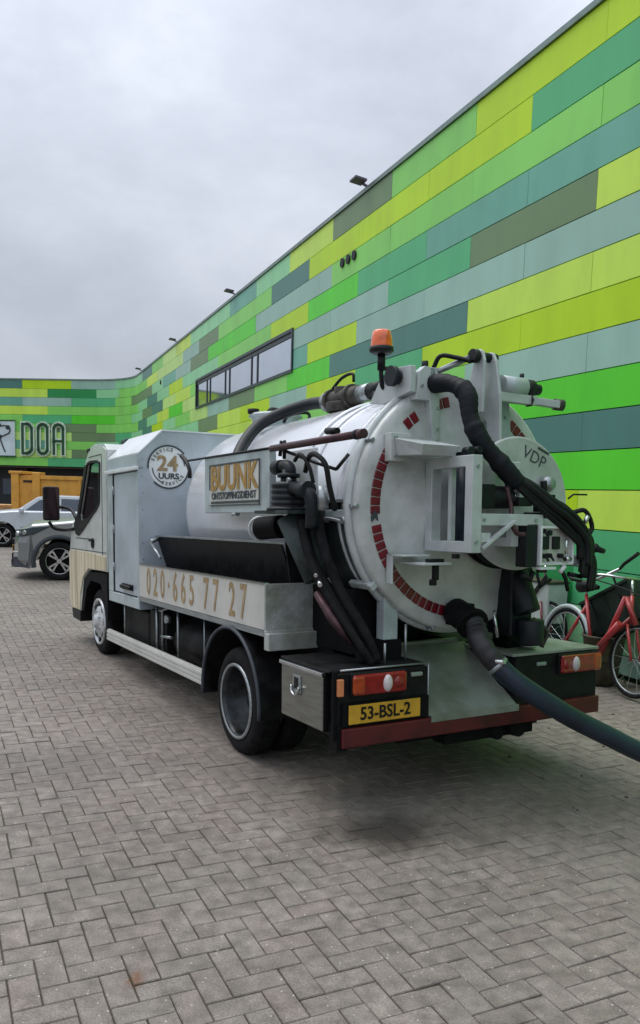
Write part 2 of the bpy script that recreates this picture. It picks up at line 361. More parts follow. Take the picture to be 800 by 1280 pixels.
def brick_verts(long_a, jit=True):
    LW = .1045; g = .0024
    a, b = (2 * LW, LW) if long_a else (LW, 2 * LW)
    c = .003
    x0, x1, y0, y1 = g, a - g, g, b - g
    return [(x0, y0, -.02), (x1, y0, -.02), (x1, y1, -.02), (x0, y1, -.02), (x0, y0, -.004), (x1, y0, -.004), (x1, y1, -.004), (x0, y1, -.004),
            (x0 + c, y0 + c, 0), (x1 - c, y0 + c, 0), (x1 - c, y1 - c, 0), (x0 + c, y1 - c, 0)]
BF = [(8, 9, 10, 11)] + [(4 + k, 4 + (k + 1) % 4, 8 + (k + 1) % 4, 8 + k) for k in range(4)] + [(k, (k + 1) % 4, 4 + (k + 1) % 4, 4 + k) for k in range(4)]
LW = .1045
cellsL = []
pa = R(25.3); pn = V((math.cos(pa), math.sin(pa), 0)); pd = V((-math.sin(pa), math.cos(pa), 0))
from math import hypot
fwd = V((0, 1, 0))
for i in range(-250, 95):
    for j in range(-60, 330):
        q = (i - j) % 4
        if q not in (0, 3): continue
        la = q == 0
        ctr = pn * (i * LW + (LW if la else LW / 2)) + pd * (j * LW + (LW / 2 if la else LW))
        d = ctr.y
        if ctr.dot(wn) > WD - .22: continue
        if d < .6 or d > 27 or abs(ctr.x) > .41 * d + 3.0: continue
        cellsL.append((hypot(ctr.x, ctr.y), i, j, la, ctr))
cellsL.sort(key=lambda t: t[0])
rp = random.Random(3)
def view(c):   # inside the frame?
    return c.y > 2.75 and abs(c.x) < .385 * (c.y + .35)
near = [c for c in cellsL if view(c[4])][:300]
nearset = set((c[1], c[2]) for c in near)
protos = {}
for la in (True, False):
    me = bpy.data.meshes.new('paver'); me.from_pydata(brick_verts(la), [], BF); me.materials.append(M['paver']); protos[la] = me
RM = Matrix((pn, pd, V((0, 0, 1)))).transposed()
ang = pa
for _, i, j, la, c in near:
    o = bpy.data.objects.new('paver', protos[la]); COL.objects.link(o); o.parent = paving
    p = pn * (i * LW) + pd * (j * LW)
    o.location = (p.x, p.y, rp.uniform(-.0018, .0018)); o.rotation_euler = (rp.gauss(0, .006), rp.gauss(0, .006), ang + rp.gauss(0, .006))
vs = []; fs = []
for _, i, j, la, c in cellsL:
    if (i, j) in nearset: continue
    o = len(vs); p = pn * (i * LW) + pd * (j * LW); dz = rp.uniform(-.0018, .0018); tx, ty = rp.gauss(0, .006), rp.gauss(0, .006); rz = rp.gauss(0, .006)
    for x, y, z in brick_verts(la):
        q = RM @ V((x - y * rz, y + x * rz, 0)); vs.append((p.x + q.x, p.y + q.y, z + dz + x * tx + y * ty))
    fs += [tuple(k + o for k in f) for f in BF]
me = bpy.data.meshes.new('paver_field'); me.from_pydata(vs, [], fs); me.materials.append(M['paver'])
pf = bpy.data.objects.new('paver_field', me); COL.objects.link(pf); pf.parent = paving; pf['kind'] = 'stuff'
sm_ = MB(); sm_.obox(W(-3, .34, -.02), wd * 42, wn * .34, V((0, 0, .024)))
tag(sm_.build('sand_strip', M['sand']), 'sandy dirt strip between paving and green facade', None, None, 'structure')

# ------------------------------------------------------------------ building
B_ = V((-10.75, 40.75, 0)); dA = V((-.9945, .105, 0)).normalized()
# corner of the two wall lines
def isect():
    p0 = wn * WD
    # p0 + wd*s = B_ + dA*u
    a, b, c, d = wd.x, -dA.x, wd.y, -dA.y; e_, f_ = (B_ - p0).x, (B_ - p0).y; det = a * d - b * c
    return (e_ * d - b * f_) / det, (a * f_ - e_ * c) / det
sC, uC = isect()
TR_ = 2.2                                       # tangent length of the rounded corner
tn_doa = V((dA.y, -dA.x, 0))                    # inward? fixed below
if tn_doa.dot(wn) < 0: tn_doa = -tn_doa
cornerP = wn * WD + wd * sC
def path(u):
    """u: metres along the facade, = s on the long wall, continues round the corner. returns point, outward-to-inside normal"""
    s0, s1 = sC - TR_, sC + TR_
    if u <= s0: return wn * WD + wd * u, wn
    if u >= s1: return cornerP + dA * (u - sC), tn_doa
    t = (u - s0) / (s1 - s0); a, b, c = cornerP - wd * TR_, cornerP, cornerP + dA * TR_
    p = a * (1 - t) ** 2 + b * 2 * t * (1 - t) + c * t * t
    return p, (wn * (1 - t) + tn_doa * t).normalized()
bld = empty('sports_hall', (wn * WD + wd * 8).to_tuple(), 0, 'long hall clad in green, yellow and teal horizontal panels with a rounded far corner', 'building')
bl = bld.location
XF = Matrix.Translation(-bl)
TOP, RH = 6.915, .4164
u_end = sC + 61
us = [-6, 0, 8, 16, 24, 32, sC - TR_] + [sC - TR_ + 2 * TR_ * k / 8 for k in range(1, 9)] + [sC + 6, u_end]
def wallslab(name, us_, z0, z1, off0, off1, material, parent=bld):
    b = MB(); ring = []
    for u in us_:
        p, n_ = path(u)
        ring.append([p + n_ * off0 + V((0, 0, z0)), p + n_ * off1 + V((0, 0, z0)), p + n_ * off1 + V((0, 0, z1)), p + n_ * off0 + V((0, 0, z1))])
    vs_ = [q for r_ in ring for q in r_]; f_ = []
    for i in range(len(ring) - 1):
        for k in range(4): f_.append((i * 4 + k, i * 4 + (k + 1) % 4, i * 4 + 4 + (k + 1) % 4, i * 4 + 4 + k))
    f_ += [(0, 1, 2, 3), tuple(len(vs_) - 4 + k for k in range(4))]
    b.add(vs_, f_); return b.build(name, material, parent, xf=XF)
wallslab('wall', [u for u in us if u < sC - .5] + [sC - .5], -.02, 2.7, .045, .3, M['backing'])
wallslab('wall', us, 2.7, TOP, .045, .3, M['backing'])
wallslab('coping', us, TOP + .002, TOP + .07, -.03, .34, M['coping'])
# roof slab
b = MB(); pr_ = [path(u)[0] + path(u)[1] * .3 for u in us]; far = [pr_[-1] + V((0, 25, 0)), V((28, 78, 0)), pr_[0] + wn * 30]
poly = [(p.x, p.y) for p in pr_ + far]; b.prism(poly, (TOP - .3, TOP - .05), 'XY'); b.build('roof', M['roof'], bld, xf=XF)
# ground floor set back below the far facade
b = MB(); p0 = cornerP + tn_doa * 1.2 - dA * 1.0; p1 = cornerP + tn_doa * 1.2 + dA * 61
b.obox(p0 + V((0, 0, -.02)), p1 - p0, tn_doa * .3, V((0, 0, 2.72))); b.build('entrance_wall', M['darkwall'], bld, xf=XF)
b = MB(); b.obox(cornerP + dA * .3 + V((0, 0, 2.66)), dA * 61, tn_doa * 1.3, V((0, 0, .04))); b.build('soffit', M['brownwall'], bld, xf=XF)
for u0 in (1.4, 5.2, 8.4):
    b = MB(); b.obox(cornerP + dA * (u0 + .5) + tn_doa * .9 + V((0, 0, 0)), dA * .75, tn_doa * .3, V((0, 0, 2.66))); b.build('pier', M['brownwall'], bld, xf=XF)
b = MB(); b.obox(cornerP + dA * 6.35 + tn_doa * 1.15 + V((0, 0, 1.3)), dA * .8, tn_doa * .06, V((0, 0, .8))); b.build('window', M['carglass'], bld, xf=XF)

# window rectangle on the long wall
WS0, WS1, WZ0, WZ1 = 17.2, 26.65, 4.42, 5.25
even = {  # colours by row: long wall, index k (k=0 is the panel nearest the camera at the frame's edge)
 0: 'YYGOyPTPPyLGKPP', 1: 'EYYYKGGOSLLyGGP', 2: 'GGGGSSBBOSTPOOG', 3: 'TTEBYGGPPYPKPGG', 4: 'yOESSLLLGyLKOPG',
 5: 'SSSYTLLLLByPKGG', 6: 'yyKKBGOSLGPYKPE', 7: 'YYEYSYyOPPGYYEP', 8: 'SSGGGPyyPGPSGPG', 9: 'BBGLPSGYPGLPGSG', 10: 'KKEGSLPGOPGPSGP',
 11: 'BGGSPGLPGSPGPGS', 12: 'yYEGPSGPGLPGSGP', 13: 'EEGSGPYGPGSPGPG', 14: 'EDDGSPGPGSPGPGS', 15: 'PPSGPGSPGPGSPGP', 16: 'SSPGPSGPGPSGPGP'}
pre = {0: 'Y', 2: 'E', 4: 'S', 6: 'L', 8: 'K', 10: 'P', 12: 'G', 14: 'S', 16: 'G'}
GH, GV = .0055, .003
facade = []
# far facade: colours from the corner leftwards, even rows start at u'=-.86 (+2.5k), odd rows at .35
doa = {0: 'SYKSGLB', 1: 'DyGKLSP', 2: 'ESTSLGB', 3: 'GyGLPBS', 4: 'BEGBSLY', 5: 'OGLBESG', 6: 'OLLSGBP', 7: 'GTGPSLB', 8: 'OLLGPBG', 9: 'EGLGBSD'}
uB = sC - uC            # path u of point B_ : B_ = corner + dA*uC' ; isect gives B_ + dA*u = corner -> corner is at u=uC from B_
for r in range(17):
    z1 = TOP - RH * r; z0 = z1 - RH
    if r == 16: z0 = .05
    off = 7.44 - 2.52 + (1.26 if r % 2 else 0)
    b0 = uB + (-.86 if r % 2 == 0 else .35)
    bounds = [off - 2.52 * q for q in (3, 2, 1)]; cols = ['GSP'[r % 3], 'PGE'[r % 3], pre.get(r, 'G')]
    k = 0
    while off + 2.52 * k < b0 - 1.3 and k < 15:
        bounds.append(off + 2.52 * k); cols.append(even[r][k]); k += 1
    if r < 10:
        for q in range(24):
            bounds.append(b0 + 2.5 * q); cols.append(doa[r][q % 7] if q < 7 else 'LGBPySYETG'[(q * 7 + r * 3 + q // 3) % 10])
        bounds.append(b0 + 60)
    else:
        bounds.append(min(off + 2.52 * k, sC - .2))
        cols = cols[:len(bounds) - 1]
    for q in range(len(cols)):
        a, c = bounds[q] + GV, bounds[q + 1] - GV
        segs = [(a, c)]
        if WZ0 - .1 < (z0 + z1) / 2 < WZ1 + .1:
            segs = []
            if a < WS0 - .06: segs.append((a, min(c, WS0 - .06)))
            if c > WS1 + .06: segs.append((max(a, WS1 + .06), c))
        for a_, c_ in segs:
            if c_ - a_ > .05: facade.append((a_, c_, z0 + GH, z1 - GH, cols[q], r))
facade.sort(key=lambda f: (0 if (f[0] < sC + 6 and (f[5] < 10 or f[1] < 12)) else 1, (f[0])))
rest = {}
def panel_geo(b, a, c, z0, z1, dep):
    n_ = 6 if (c > sC - TR_ and a < sC + TR_) else 1
    ring = []
    for i in range(n_ + 1):
        p, n2 = path(a + (c - a) * i / n_)
        ring.append([p + n2 * dep + V((0, 0, z0)), p + n2 * .04 + V((0, 0, z0)), p + n2 * .04 + V((0, 0, z1)), p + n2 * dep + V((0, 0, z1))])
    vs_ = [q for r_ in ring for q in r_]; f_ = []
    for i in range(n_):
        for k in range(4): f_.append((i * 4 + k, i * 4 + (k + 1) % 4, i * 4 + 4 + (k + 1) % 4, i * 4 + 4 + k))
    f_ += [(0, 1, 2, 3), tuple(len(vs_) - 4 + k for k in range(4))]; b.add(vs_, f_)
rpf = random.Random(11)
for idx, (a, c, z0, z1, col, r) in enumerate(facade):
    dep = rpf.uniform(-.0015, .0015)
    if idx < 296:
        b = MB(); panel_geo(b, a, c, z0, z1, dep); b.build('facade_panel', PM[col], bld, xf=XF)
    else:
        rest.setdefault(col, MB()); panel_geo(rest[col], a, c, z0, z1, dep)
if rest:
    b = MB(); mats = []; mi = []
    for col, q in rest.items():
        mats.append(PM[col]); b.add(q.v, q.f); mi += [len(mats) - 1] * len(q.f)
    me = bpy.data.meshes.new('panel_field'); me.from_pydata([tuple(XF @ V(p)) for p in b.v], [], b.f)
    for m_ in mats: me.materials.append(m_)
    me.polygons.foreach_set('material_index', mi); me.update()
    o = bpy.data.objects.new('panel_field', me); COL.objects.link(o); o.parent = bld; o['kind'] = 'stuff'
# ribbon window
def wframe(name, s0, s1, z0, z1, d0, d1, t, material, parent=bld):
    b = MB(); o_ = [(s0, z0), (s1, z0), (s1, z1), (s0, z1)]; i_ = [(s0 + t, z0 + t), (s1 - t, z0 + t), (s1 - t, z1 - t), (s0 + t, z1 - t)]
    vs_ = []
    for d in (d0, d1): vs_ += [W(a, -d, z) for a, z in o_] + [W(a, -d, z) for a, z in i_]
    n = 4; f_ = []
    for k in range(n):
        q = (k + 1) % n
        f_ += [(k, q, n + q, n + k), (2 * n + k, 2 * n + q, 3 * n + q, 3 * n + k), (k, q, 2 * n + q, 2 * n + k), (n + k, n + q, 3 * n + q, 3 * n + k)]
    b.add(vs_, f_); return b.build(name, material, parent, xf=XF)
win = wframe('window', WS0 - .05, WS1 + .05, WZ0 - .05, WZ1 + .05, -.03, .044, .07, M['frame_dark'])
# pane layout from the nearest end: wide, narrow, wide, narrow ...
s_ = WS0 + .08; lay = [2.55, .45, 2.1, .4, 1.75, .35, 1.3]
tot = sum(lay); gap = (WS1 - WS0 - .16 - tot) / (len(lay) - 1)
for i, l_ in enumerate(lay):
    b = MB(); b.obox(W(s_, -.02, WZ0 + .03), wd * l_, wn * .012, V((0, 0, WZ1 - WZ0 - .16))); b.build('pane', M['winglass'], win, xf=XF)
    if i < len(lay) - 1:
        b = MB(); b.obox(W(s_ + l_, 0.0, WZ0), wd * gap, wn * .04, V((0, 0, WZ1 - WZ0))); b.build('mullion', M['frame_dark'], win, xf=XF)
    s_ += l_ + gap
b = MB(); b.obox(W(WS0, .0, WZ1 - .12), wd * (WS1 - WS0), wn * .04, V((0, 0, .12))); b.build('transom', M['frame_dark'], win, xf=XF)
# small round vents
for s0, z0, n_ in ((14.19, 5.985, 3), (33.1, 5.95, 1)):
    for k in range(n_):
        b = MB(); p = W(s0 + (k - (n_ - 1) / 2) * .27, 0, z0); b.cyl(p - wn * .03, p + wn * .02, .085, 14); b.build('vent', M['black'], bld, xf=XF)
# floodlights on the roof edge
for k, (s0, where) in enumerate(((13.5, 'nearest of the lamps, over the olive panel'), (22.1, 'second along, above the ribbon window'), (30.0, 'third along, left of the ribbon window'), (38.0, 'last one, by the rounded corner'))):
    e0 = empty('floodlight', W(s0, 0, TOP + .07).to_tuple(), math.atan2(wd.y, wd.x), 'dark flat floodlight on the roof edge, ' + where, 'floodlight', 'floodlights along the roof edge')
    b = MB(); b.obox((-.13, .05, .06), (.26, 0, 0), (0, .22, .03), (0, -.01, .045)); b.build('lamp_head', M['lampm'], e0, .01)
    b = MB(); b.beam((0, -.15, -.03), (0, .1, .07), .035, .035); b.build('bracket', M['lampm'], e0)

# sign with letters on the far facade
def D_(u, z, off=0): return B_ + dA * u - tn_doa * off + V((0, 0, z))
sgn = empty('letter_sign', D_(3.0, 3.2, .1).to_tuple(), 0, 'dark green outlined letters DOA beside a white square flower emblem on far facade', 'sign')
XS = Matrix.Translation(-V(sgn.location))
M['signwhite'] = mat('sign_white', '#e8f6e6', .5, var=.05); M['signgreen'] = mat('sign_dark_green', '#14502c', .5); M['emblem'] = mat('emblem_panel', '#d6e4ea', .5, var=.1, scale=1)
def letter(body, u0):
    """letter strokes as tubes flattened: outline paths in a 1.35 x 1.6 box"""
    wdt, h = .47, 1.42; r0 = .235
    def arc(cx, cz, r_, a0, a1, n=8): return [(cx + r_ * math.cos(R(a0 + (a1 - a0) * i / n)), cz + r_ * math.sin(R(a0 + (a1 - a0) * i / n))) for i in range(n + 1)]
    if body == 'D': ps = [[(0, 0), (0, h)] + arc(wdt - .28, h - .28, .28, 90, 0) + arc(wdt - .28, .28, .28, 0, -90) + [(0, 0)]]
    if body == 'O': ps = [arc(r0, h - r0, r0, 180, 0, 12) + arc(r0, r0, r0, 0, -180, 12) + [(0, h - r0)]]
    if body == 'A': ps = [[(0, 0)] + arc(r0, h - r0, r0, 180, 0, 12) + [(2 * r0, 0)], [(0, .62), (2 * r0, .62)]]
    for wid, d, mm_, nm in ((.25, .10, 'signwhite', 'letter_halo'), (.12, .14, 'signgreen', 'letter')):
        b = MB()
        for P_ in ps:
            for i in range(len(P_) - 1):
                (x0, y0), (x1, y1) = P_[i], P_[i + 1]; L_ = hypot(x1 - x0, y1 - y0)
                if L_ < 1e-6: continue
                ex, ey = (x1 - x0) / L_ * wid / 2, (y1 - y0) / L_ * wid / 2
                c4 = [(x0 - ex * .9 - ey, y0 - ey * .9 + ex), (x1 + ex * .9 - ey, y1 + ey * .9 + ex), (x1 + ex * .9 + ey, y1 + ey * .9 - ex), (x0 - ex * .9 + ey, y0 - ey * .9 - ex)]
                dd = d + (i % 2) * .002
                vv = [D_(u0 - x, 3.36 + y, .04) for x, y in c4] + [D_(u0 - x, 3.36 + y, dd) for x, y in c4]
                b.add(vv, [(0, 1, 2, 3), (4, 5, 6, 7)] + [(k, (k + 1) % 4, 4 + (k + 1) % 4, 4 + k) for k in range(4)])
        b.build(nm, M[mm_], sgn, xf=XS)
letter('D', 4.10); letter('O', 3.30); letter('A', 2.50)
b = MB(); b.obox(D_(4.50, 3.22, .05), dA * 1.75, -tn_doa * .05, V((0, 0, 1.68))); b.build('emblem_panel', M['emblem'], sgn, .01, xf=XS)
b = MB(); q = [(4.47, 3.19), (6.28, 3.19), (6.28, 4.93), (4.47, 4.93)]
for i in range(4):
    a, c = q[i], q[(i + 1) % 4]; b.beam(D_(a[0], a[1], .09), D_(c[0], c[1], .09), .06, .06)
b.build('emblem_border', M['signgreen'], sgn, xf=XS)
b = MB(); cur = smooth_path([D_(5.0, 3.4, .12), D_(5.15, 3.75, .12), D_(5.25, 4.1, .12), D_(5.05, 4.2, .12), D_(4.78, 4.35, .12), D_(4.76, 4.58, .12), D_(4.98, 4.68, .12), D_(5.3, 4.66, .12)], 5)
b.tube(cur, .03, 6); b.cyl(D_(4.85, 4.6, .1), D_(4.85, 4.6, .14), .11, 10); b.cyl(D_(5.3, 4.7, .1), D_(5.3, 4.7, .14), .1, 10); b.cyl(D_(5.25, 4.15, .1), D_(5.25, 4.15, .14), .09, 10)
b.build('emblem_drawing', M['frame_dark'], sgn, xf=XS)

# ------------------------------------------------------------------ TRUCK (local frame: x across from the left side, y forward from the rear, z up)
RT = euler(R(29.483), R(-2.268), 0)
truck = empty('vacuum_truck', (.10225, 4.35, 0), 0, 'white and silver vacuum tanker truck with round tank door, red reflector squares and yellow plate', 'truck')
truck.rotation_euler = RT.to_euler()
T0 = V((.10225, 4.35, 0))
def up_w(p): return RT @ V(p) + T0
def gz(x, y): return -(RT.col[1].z * y + RT.col[0].z * x) / RT.col[2].z     # local height of the ground
TK = truck
def box(name, material, x0, x1, y0, y1, z0, z1, parent=TK, bevel=.006):
    return MB().box(x0, x1, y0, y1, z0, z1).build(name, M[material], parent, bevel)

# chassis
for x0 in (.60, 1.30): box('frame_rail', 'chassis', x0, x0 + .09, .12, 6.0, .55, .78)
b = MB()
for y in (.3, .9, 2.0, 3.0, 4.0, 5.4): b.box(.69, 1.30, y, y + .08, .6, .72)
b.each('cross_member', M['chassis'], TK)
b = MB(); b.cyl((.5, 1.35, gz(1, 1.35) + .36), (1.5, 1.35, gz(1, 1.35) + .36), .07, 12); b.lathe([(.0, -.16), (.12, -.12), (.17, 0), (.12, .12), (0, .16)], 16, 'X', (1, 1.35, gz(1, 1.35) + .36)); b.build('rear_axle', M['chassis'], TK)
b = MB(); b.cyl((.3, 5.1, gz(1, 5.1) + .34), (1.7, 5.1, gz(1, 5.1) + .34), .06, 10); b.build('front_axle', M['chassis'], TK)
# tanks and boxes between the axles
box('battery_box', 'dirtyblack', .10, .50, 3.05, 3.5, .48, .84)
b = MB(); b.cyl((.32, 2.1, .62), (.32, 2.95, .62), .19, 20); b.build('air_tank', M['dirtyblack'], TK)
box('fuel_tank', 'dirtyblack', .12, .5, 3.6, 4.4, .40, .80, bevel=.03)
b = MB(); b.cyl((.1, 2.75, .45), (.1, 2.75, .92), .012, 8); b.tube([(.09, 3.28, .88), (.09, 3.28, .42)], .012, 8); b.tube([(.09, 3.2, .86), (.09, 3.12, .86)], .01, 8)
b.tube([(.09, 3.12, .45), (.09, 3.12, .87), (.09, 2.98, .9)], .012, 8); b.tube([(.08, 3.12, .64), (.08, 2.86, .66)], .013, 8); b.tube([(.1, 2.15, .5), (.1, 2.15, .92)], .008, 6)
b.tube([(.08, 4.25, .5), (.08, 4.25, .88)], .01, 6)
b.each('bracket_rod', M['alu'], TK)
b = MB(); b.lathe([(0, -.02), (.1, -.02), (.11, 0), (.1, .02), (0, .02)], 18, 'X', (.12, 1.98, .70)); b.cyl((.14, 2.0, .7), (.4, 2.0, .7), .09, 14); b.build('filter_can', M['pump'], TK)
b = MB(); b.cyl((.08, 3.02, .80), (.12, 3.02, .80), .035, 12); b.build('round_cap', M['alu'], TK)
# front box behind the cab
bd = [(0, .84), (0, 2.26), (.22, 2.47), (1.78, 2.47), (2.0, 2.26), (2.0, .84)]
body = MB(); body.prism([(x, z) for x, z in [(.05, .95), (.05, 2.24), (.24, 2.45), (1.78, 2.45), (1.98, 2.26), (1.98, .95)]], (3.51, 4.50), 'XZ')
hull = body.build('equipment_body', M['boxgrey'], TK, .004)
b = MB(); b.prism(bd, (3.50, 3.509), 'XZ'); b.build('rear_panel', M['boxgrey'], TK)
b = MB(); b.prism([(.0, 2.262), (.22, 2.475), (1.78, 2.475), (2.0, 2.262), (2.0, 2.25), (1.775, 2.462), (.225, 2.462), (0.0, 2.248)], (3.49, 4.54), 'XZ'); b.build('roof_cap', M['white'], TK)
b = MB(); b.box(-.004, .05, 3.51, 4.52, .84, .94); b.build('sill', M['greywhite'], TK, .006)
for y0, y1 in ((3.505, 3.545), (4.36, 4.52)): b = MB(); b.box(-.004, .05, y0, y1, .942, 2.10); b.build('door_post', M['greywhite'], TK, .004)
b = MB(); b.box(-.004, .05, 3.51, 4.53, 2.145, 2.245); b.build('header_panel', M['boxgrey'], TK)
b = MB(); b.box(-.03, .05, 3.50, 4.56, 2.105, 2.14); b.build('rain_strip', M['white'], TK, .006)
cd = MB().box(.004, .04, 3.55, 4.32, .955, 2.095).build('cabinet_door', M['boxgrey'], TK, .004)
b = MB(); b.box(-.002, .02, 4.325, 4.355, .95, 2.10); b.build('door_seal', M['black'], cd)
for z in (1.15, 1.52, 1.9):
    b = MB(); b.box(-.004, .004, 4.30, 4.325, z, z + .08); b.cyl((-.006, 4.328, z - .005), (-.006, 4.328, z + .085), .008, 8); b.build('hinge', M['alu'], cd)
b = MB(); b.tube(smooth_path([(-.02, 3.72, 1.015), (-.03, 3.76, 1.03), (-.03, 3.98, 1.03), (-.02, 4.02, 1.015)], 4), .014, 8); b.box(-.01, .005, 3.70, 4.04, .995, 1.05); b.build('door_handle', M['black'], cd)
# round 24 hour emblem on the rear panel
EM = V((.28, 3.494, 2.14))
def rear(x, y, z): return frame((x, y, z), (1, 0, 0), (0, 0, 1))
def ringseg(b, c, r0, r1, a0, a1, y0, y1, n=20):
    v_ = []; f_ = []
    for i in range(n + 1):
        a = R(a0 + (a1 - a0) * i / n)
        for r_, y in ((r0, y0), (r1, y0), (r1, y1), (r0, y1)): v_.append((c[0] + r_ * math.cos(a), y, c[2] + r_ * math.sin(a)))
    for i in range(n):
        for k in range(4): f_.append((i * 4 + k, i * 4 + (k + 1) % 4, i * 4 + 4 + (k + 1) % 4, i * 4 + 4 + k))
    b.add(v_, f_)
emb = MB(); emb.cyl((.28, 3.499, 2.14), (.28, 3.496, 2.14), .185, 40); emb = emb.build('emblem', M['white'], TK)
b = MB(); ringseg(b, EM, .186, .2, 40, 185, 3.491, 3.495); ringseg(b, EM, .186, .2, 225, 350, 3.491, 3.495); ringseg(b, EM, .15, .158, 185, 250, 3.491, 3.495); ringseg(b, EM, .15, .158, 5, 55, 3.491, 3.495)
b.build('emblem_ring', M['dark_print'], emb)
text('emblem_number', '24', .19, M['gold_print'] if 0 else M['amber_print'], emb, rear(.27, 3.492, 2.165), 1.05, .03)
text('emblem_word', 'UURS', .072, M['dark_print'], emb, rear(.28, 3.492, 2.055), 1.1, .03)
for wrd, a_mid, rr, flip in (('SERVICE', 118, .17, 1), ('SERVICE', 288, .165, -1)):
    b_ = None
    for i, ch in enumerate(wrd):
        a = R(a_mid - flip * (i - (len(wrd) - 1) / 2) * 13)
        x, z = .28 + (rr - .012) * math.cos(a), 2.14 + (rr - .012) * math.sin(a)
        rad = V((math.cos(a), 0, math.sin(a))) * flip; tx = rad.cross(V((0, 1, 0)))
        tx = V((rad.z, 0, -rad.x))
        text('emblem_letter', ch, .042, M['grey_print'], emb, frame((x, 3.492, z), tx, rad), 1, .03)
# cab
prof = [(4.60, 1.12), (4.60, 2.36), (4.70, 2.40), (5.10, 2.42), (5.30, 2.39), (5.46, 2.27), (5.84, 1.70), (6.18, 1.56), (6.26, 1.30), (6.24, .66), (6.14, .53), (5.78, .52), (5.74, .80), (5.60, 1.00), (5.35, 1.11), (4.85, 1.12)]
inn = [(4.86, 1.84), (4.84, 2.10), (4.83, 2.24), (4.95, 2.265), (5.2, 2.275), (5.36, 2.26), (5.74, 1.72), (5.735, 1.67), (5.70, 1.63), (5.6, 1.635), (5.45, 1.65), (5.3, 1.67), (5.2, 1.70), (5.1, 1.73), (5.0, 1.76), (4.90, 1.81)]
for x0, x1, nm in ((.0, .04, 'l'), (1.96, 2.0, 'r')):
    sd_ = MB().holed(prof, inn, (x0, x1)).build('cab_side', M['cab'], TK, .004)
    b = MB(); b.prism(inn, (x0 + .018, x0 + .022)); b.build('side_window', M['cabglass'], sd_)
    b = MB()
    for i in range(len(inn)):
        a, c = inn[i], inn[(i + 1) % len(inn)]; b.beam((x0 + .01 - (.012 if nm == 'l' else -.03), a[0], a[1]), (x0 + .01 - (.012 if nm == 'l' else -.03), c[0], c[1]), .018, .025)
    b.build('window_rubber', M['black'], sd_)
def strip(pts, x0, x1, t, name, material, parent=TK, bevel=.004):
    b = MB(); n = len(pts)
    v_ = [];
    for i, p in enumerate(pts):
        a = V((0, *pts[max(i - 1, 0)])); c = V((0, *pts[min(i + 1, n - 1)])); d = (c - a).normalized(); nn = V((0, -d.z, d.y)) * t
        v_ += [(x0, p[0], p[1]), (x1, p[0], p[1]), (x1, p[0] + nn.y, p[1] + nn.z), (x0, p[0] + nn.y, p[1] + nn.z)]
    f_ = []
    for i in range(n - 1):
        for k in range(4): f_.append((i * 4 + k, i * 4 + (k + 1) % 4, i * 4 + 4 + (k + 1) % 4, i * 4 + 4 + k))
    f_ += [(0, 1, 2, 3), tuple(len(v_) - 4 + k for k in range(4))]
    b.add(v_, f_); return b.build(name, M[material], parent, bevel)
strip([(4.58, 1.2), (4.60, 2.36), (4.70, 2.40), (5.10, 2.425), (5.30, 2.395), (5.46, 2.275)], .01, 1.99, .03, 'cab_roof', 'cab')
strip([(5.46, 2.275), (5.84, 1.70)], .05, 1.95, .012, 'windscreen', 'cabglass', bevel=0)
strip([(5.84, 1.70), (6.19, 1.56), (6.265, 1.30), (6.245, .66), (6.14, .53)], .01, 1.99, .03, 'cab_front', 'cab')
# curved lower body in cream stripes and the black quarter below the window
low = [(4.62, 1.13), (4.62, 1.275), (5.2, 1.30), (6.20, 1.30), (6.262, 1.28), (6.245, .70), (6.15, .62), (5.765, .62), (5.75, .80), (5.60, 1.01), (5.35, 1.12)]
b = MB(); b.prism(low, (-.012, .0)); b.build('cream_decal', M['cream'], TK, .003)
b = MB(); b.prism([(5.72, .615), (6.15, .615), (6.10, .50), (5.74, .49)], (-.014, .3)); b.build('bumper_end', M['black'], TK, .01)
tri = [(5.70, 1.63), (5.735, 1.67), (5.74, 1.72), (5.37, 2.255), (5.44, 2.26), (5.84, 1.71), (5.98, 1.60), (5.90, 1.50), (5.62, 1.56), (5.20, 1.69)]
b = MB(); b.prism([(4.95, 1.775), (5.2, 1.69), (5.7, 1.615), (5.76, 1.66), (5.76, 1.71), (5.38, 2.25), (5.45, 2.25), (5.85, 1.70), (6.0, 1.60), (5.93, 1.49), (5.80, 1.47), (5.6, 1.53)], (-.012, -.001)); b.build('window_trim', M['black'], TK)
b = MB(); b.box(-.004, .002, 5.25, 5.95, 1.44, 1.448); b.box(-.004, .002, 4.76, 4.768, 1.28, 2.32); b.box(-.004, .002, 4.77, 5.30, 2.325, 2.332); b.box(-.004, .002, 4.62, 6.2, 1.312, 1.318); b.each('door_gap', M['black'], TK)
b = MB(); b.lathe([(0, -.012), (.05, -.012), (.06, 0)], 14, 'X', (.0, 5.17, 1.40)); b.box(-.03, -.012, 5.10, 5.24, 1.42, 1.45); b.build('door_handle', M['black'], TK)
b = MB(); b.prism([(4.62, .62), (4.62, 1.10), (4.85, 1.10), (5.35, 1.08), (5.58, .98), (5.72, .80), (5.74, .62), (5.64, .62), (5.5, .88), (5.3, .99), (4.9, .98), (4.75, .86), (4.70, .62)], (.005, .42)); b.build('wheel_arch', M['chassis'], TK)
box('cab_floor', 'chassis', .12, 1.88, 4.65, 6.1, .95, 1.1); box('bumper', 'cab', .1, 1.9, 6.16, 6.27, .5, .75, bevel=.03)
box('seat', 'dirtyblack', .25, .75, 4.75, 4.92, 1.15, 1.95, bevel=.04); box('seat', 'dirtyblack', 1.25, 1.75, 4.75, 4.92, 1.15, 1.95, bevel=.04)
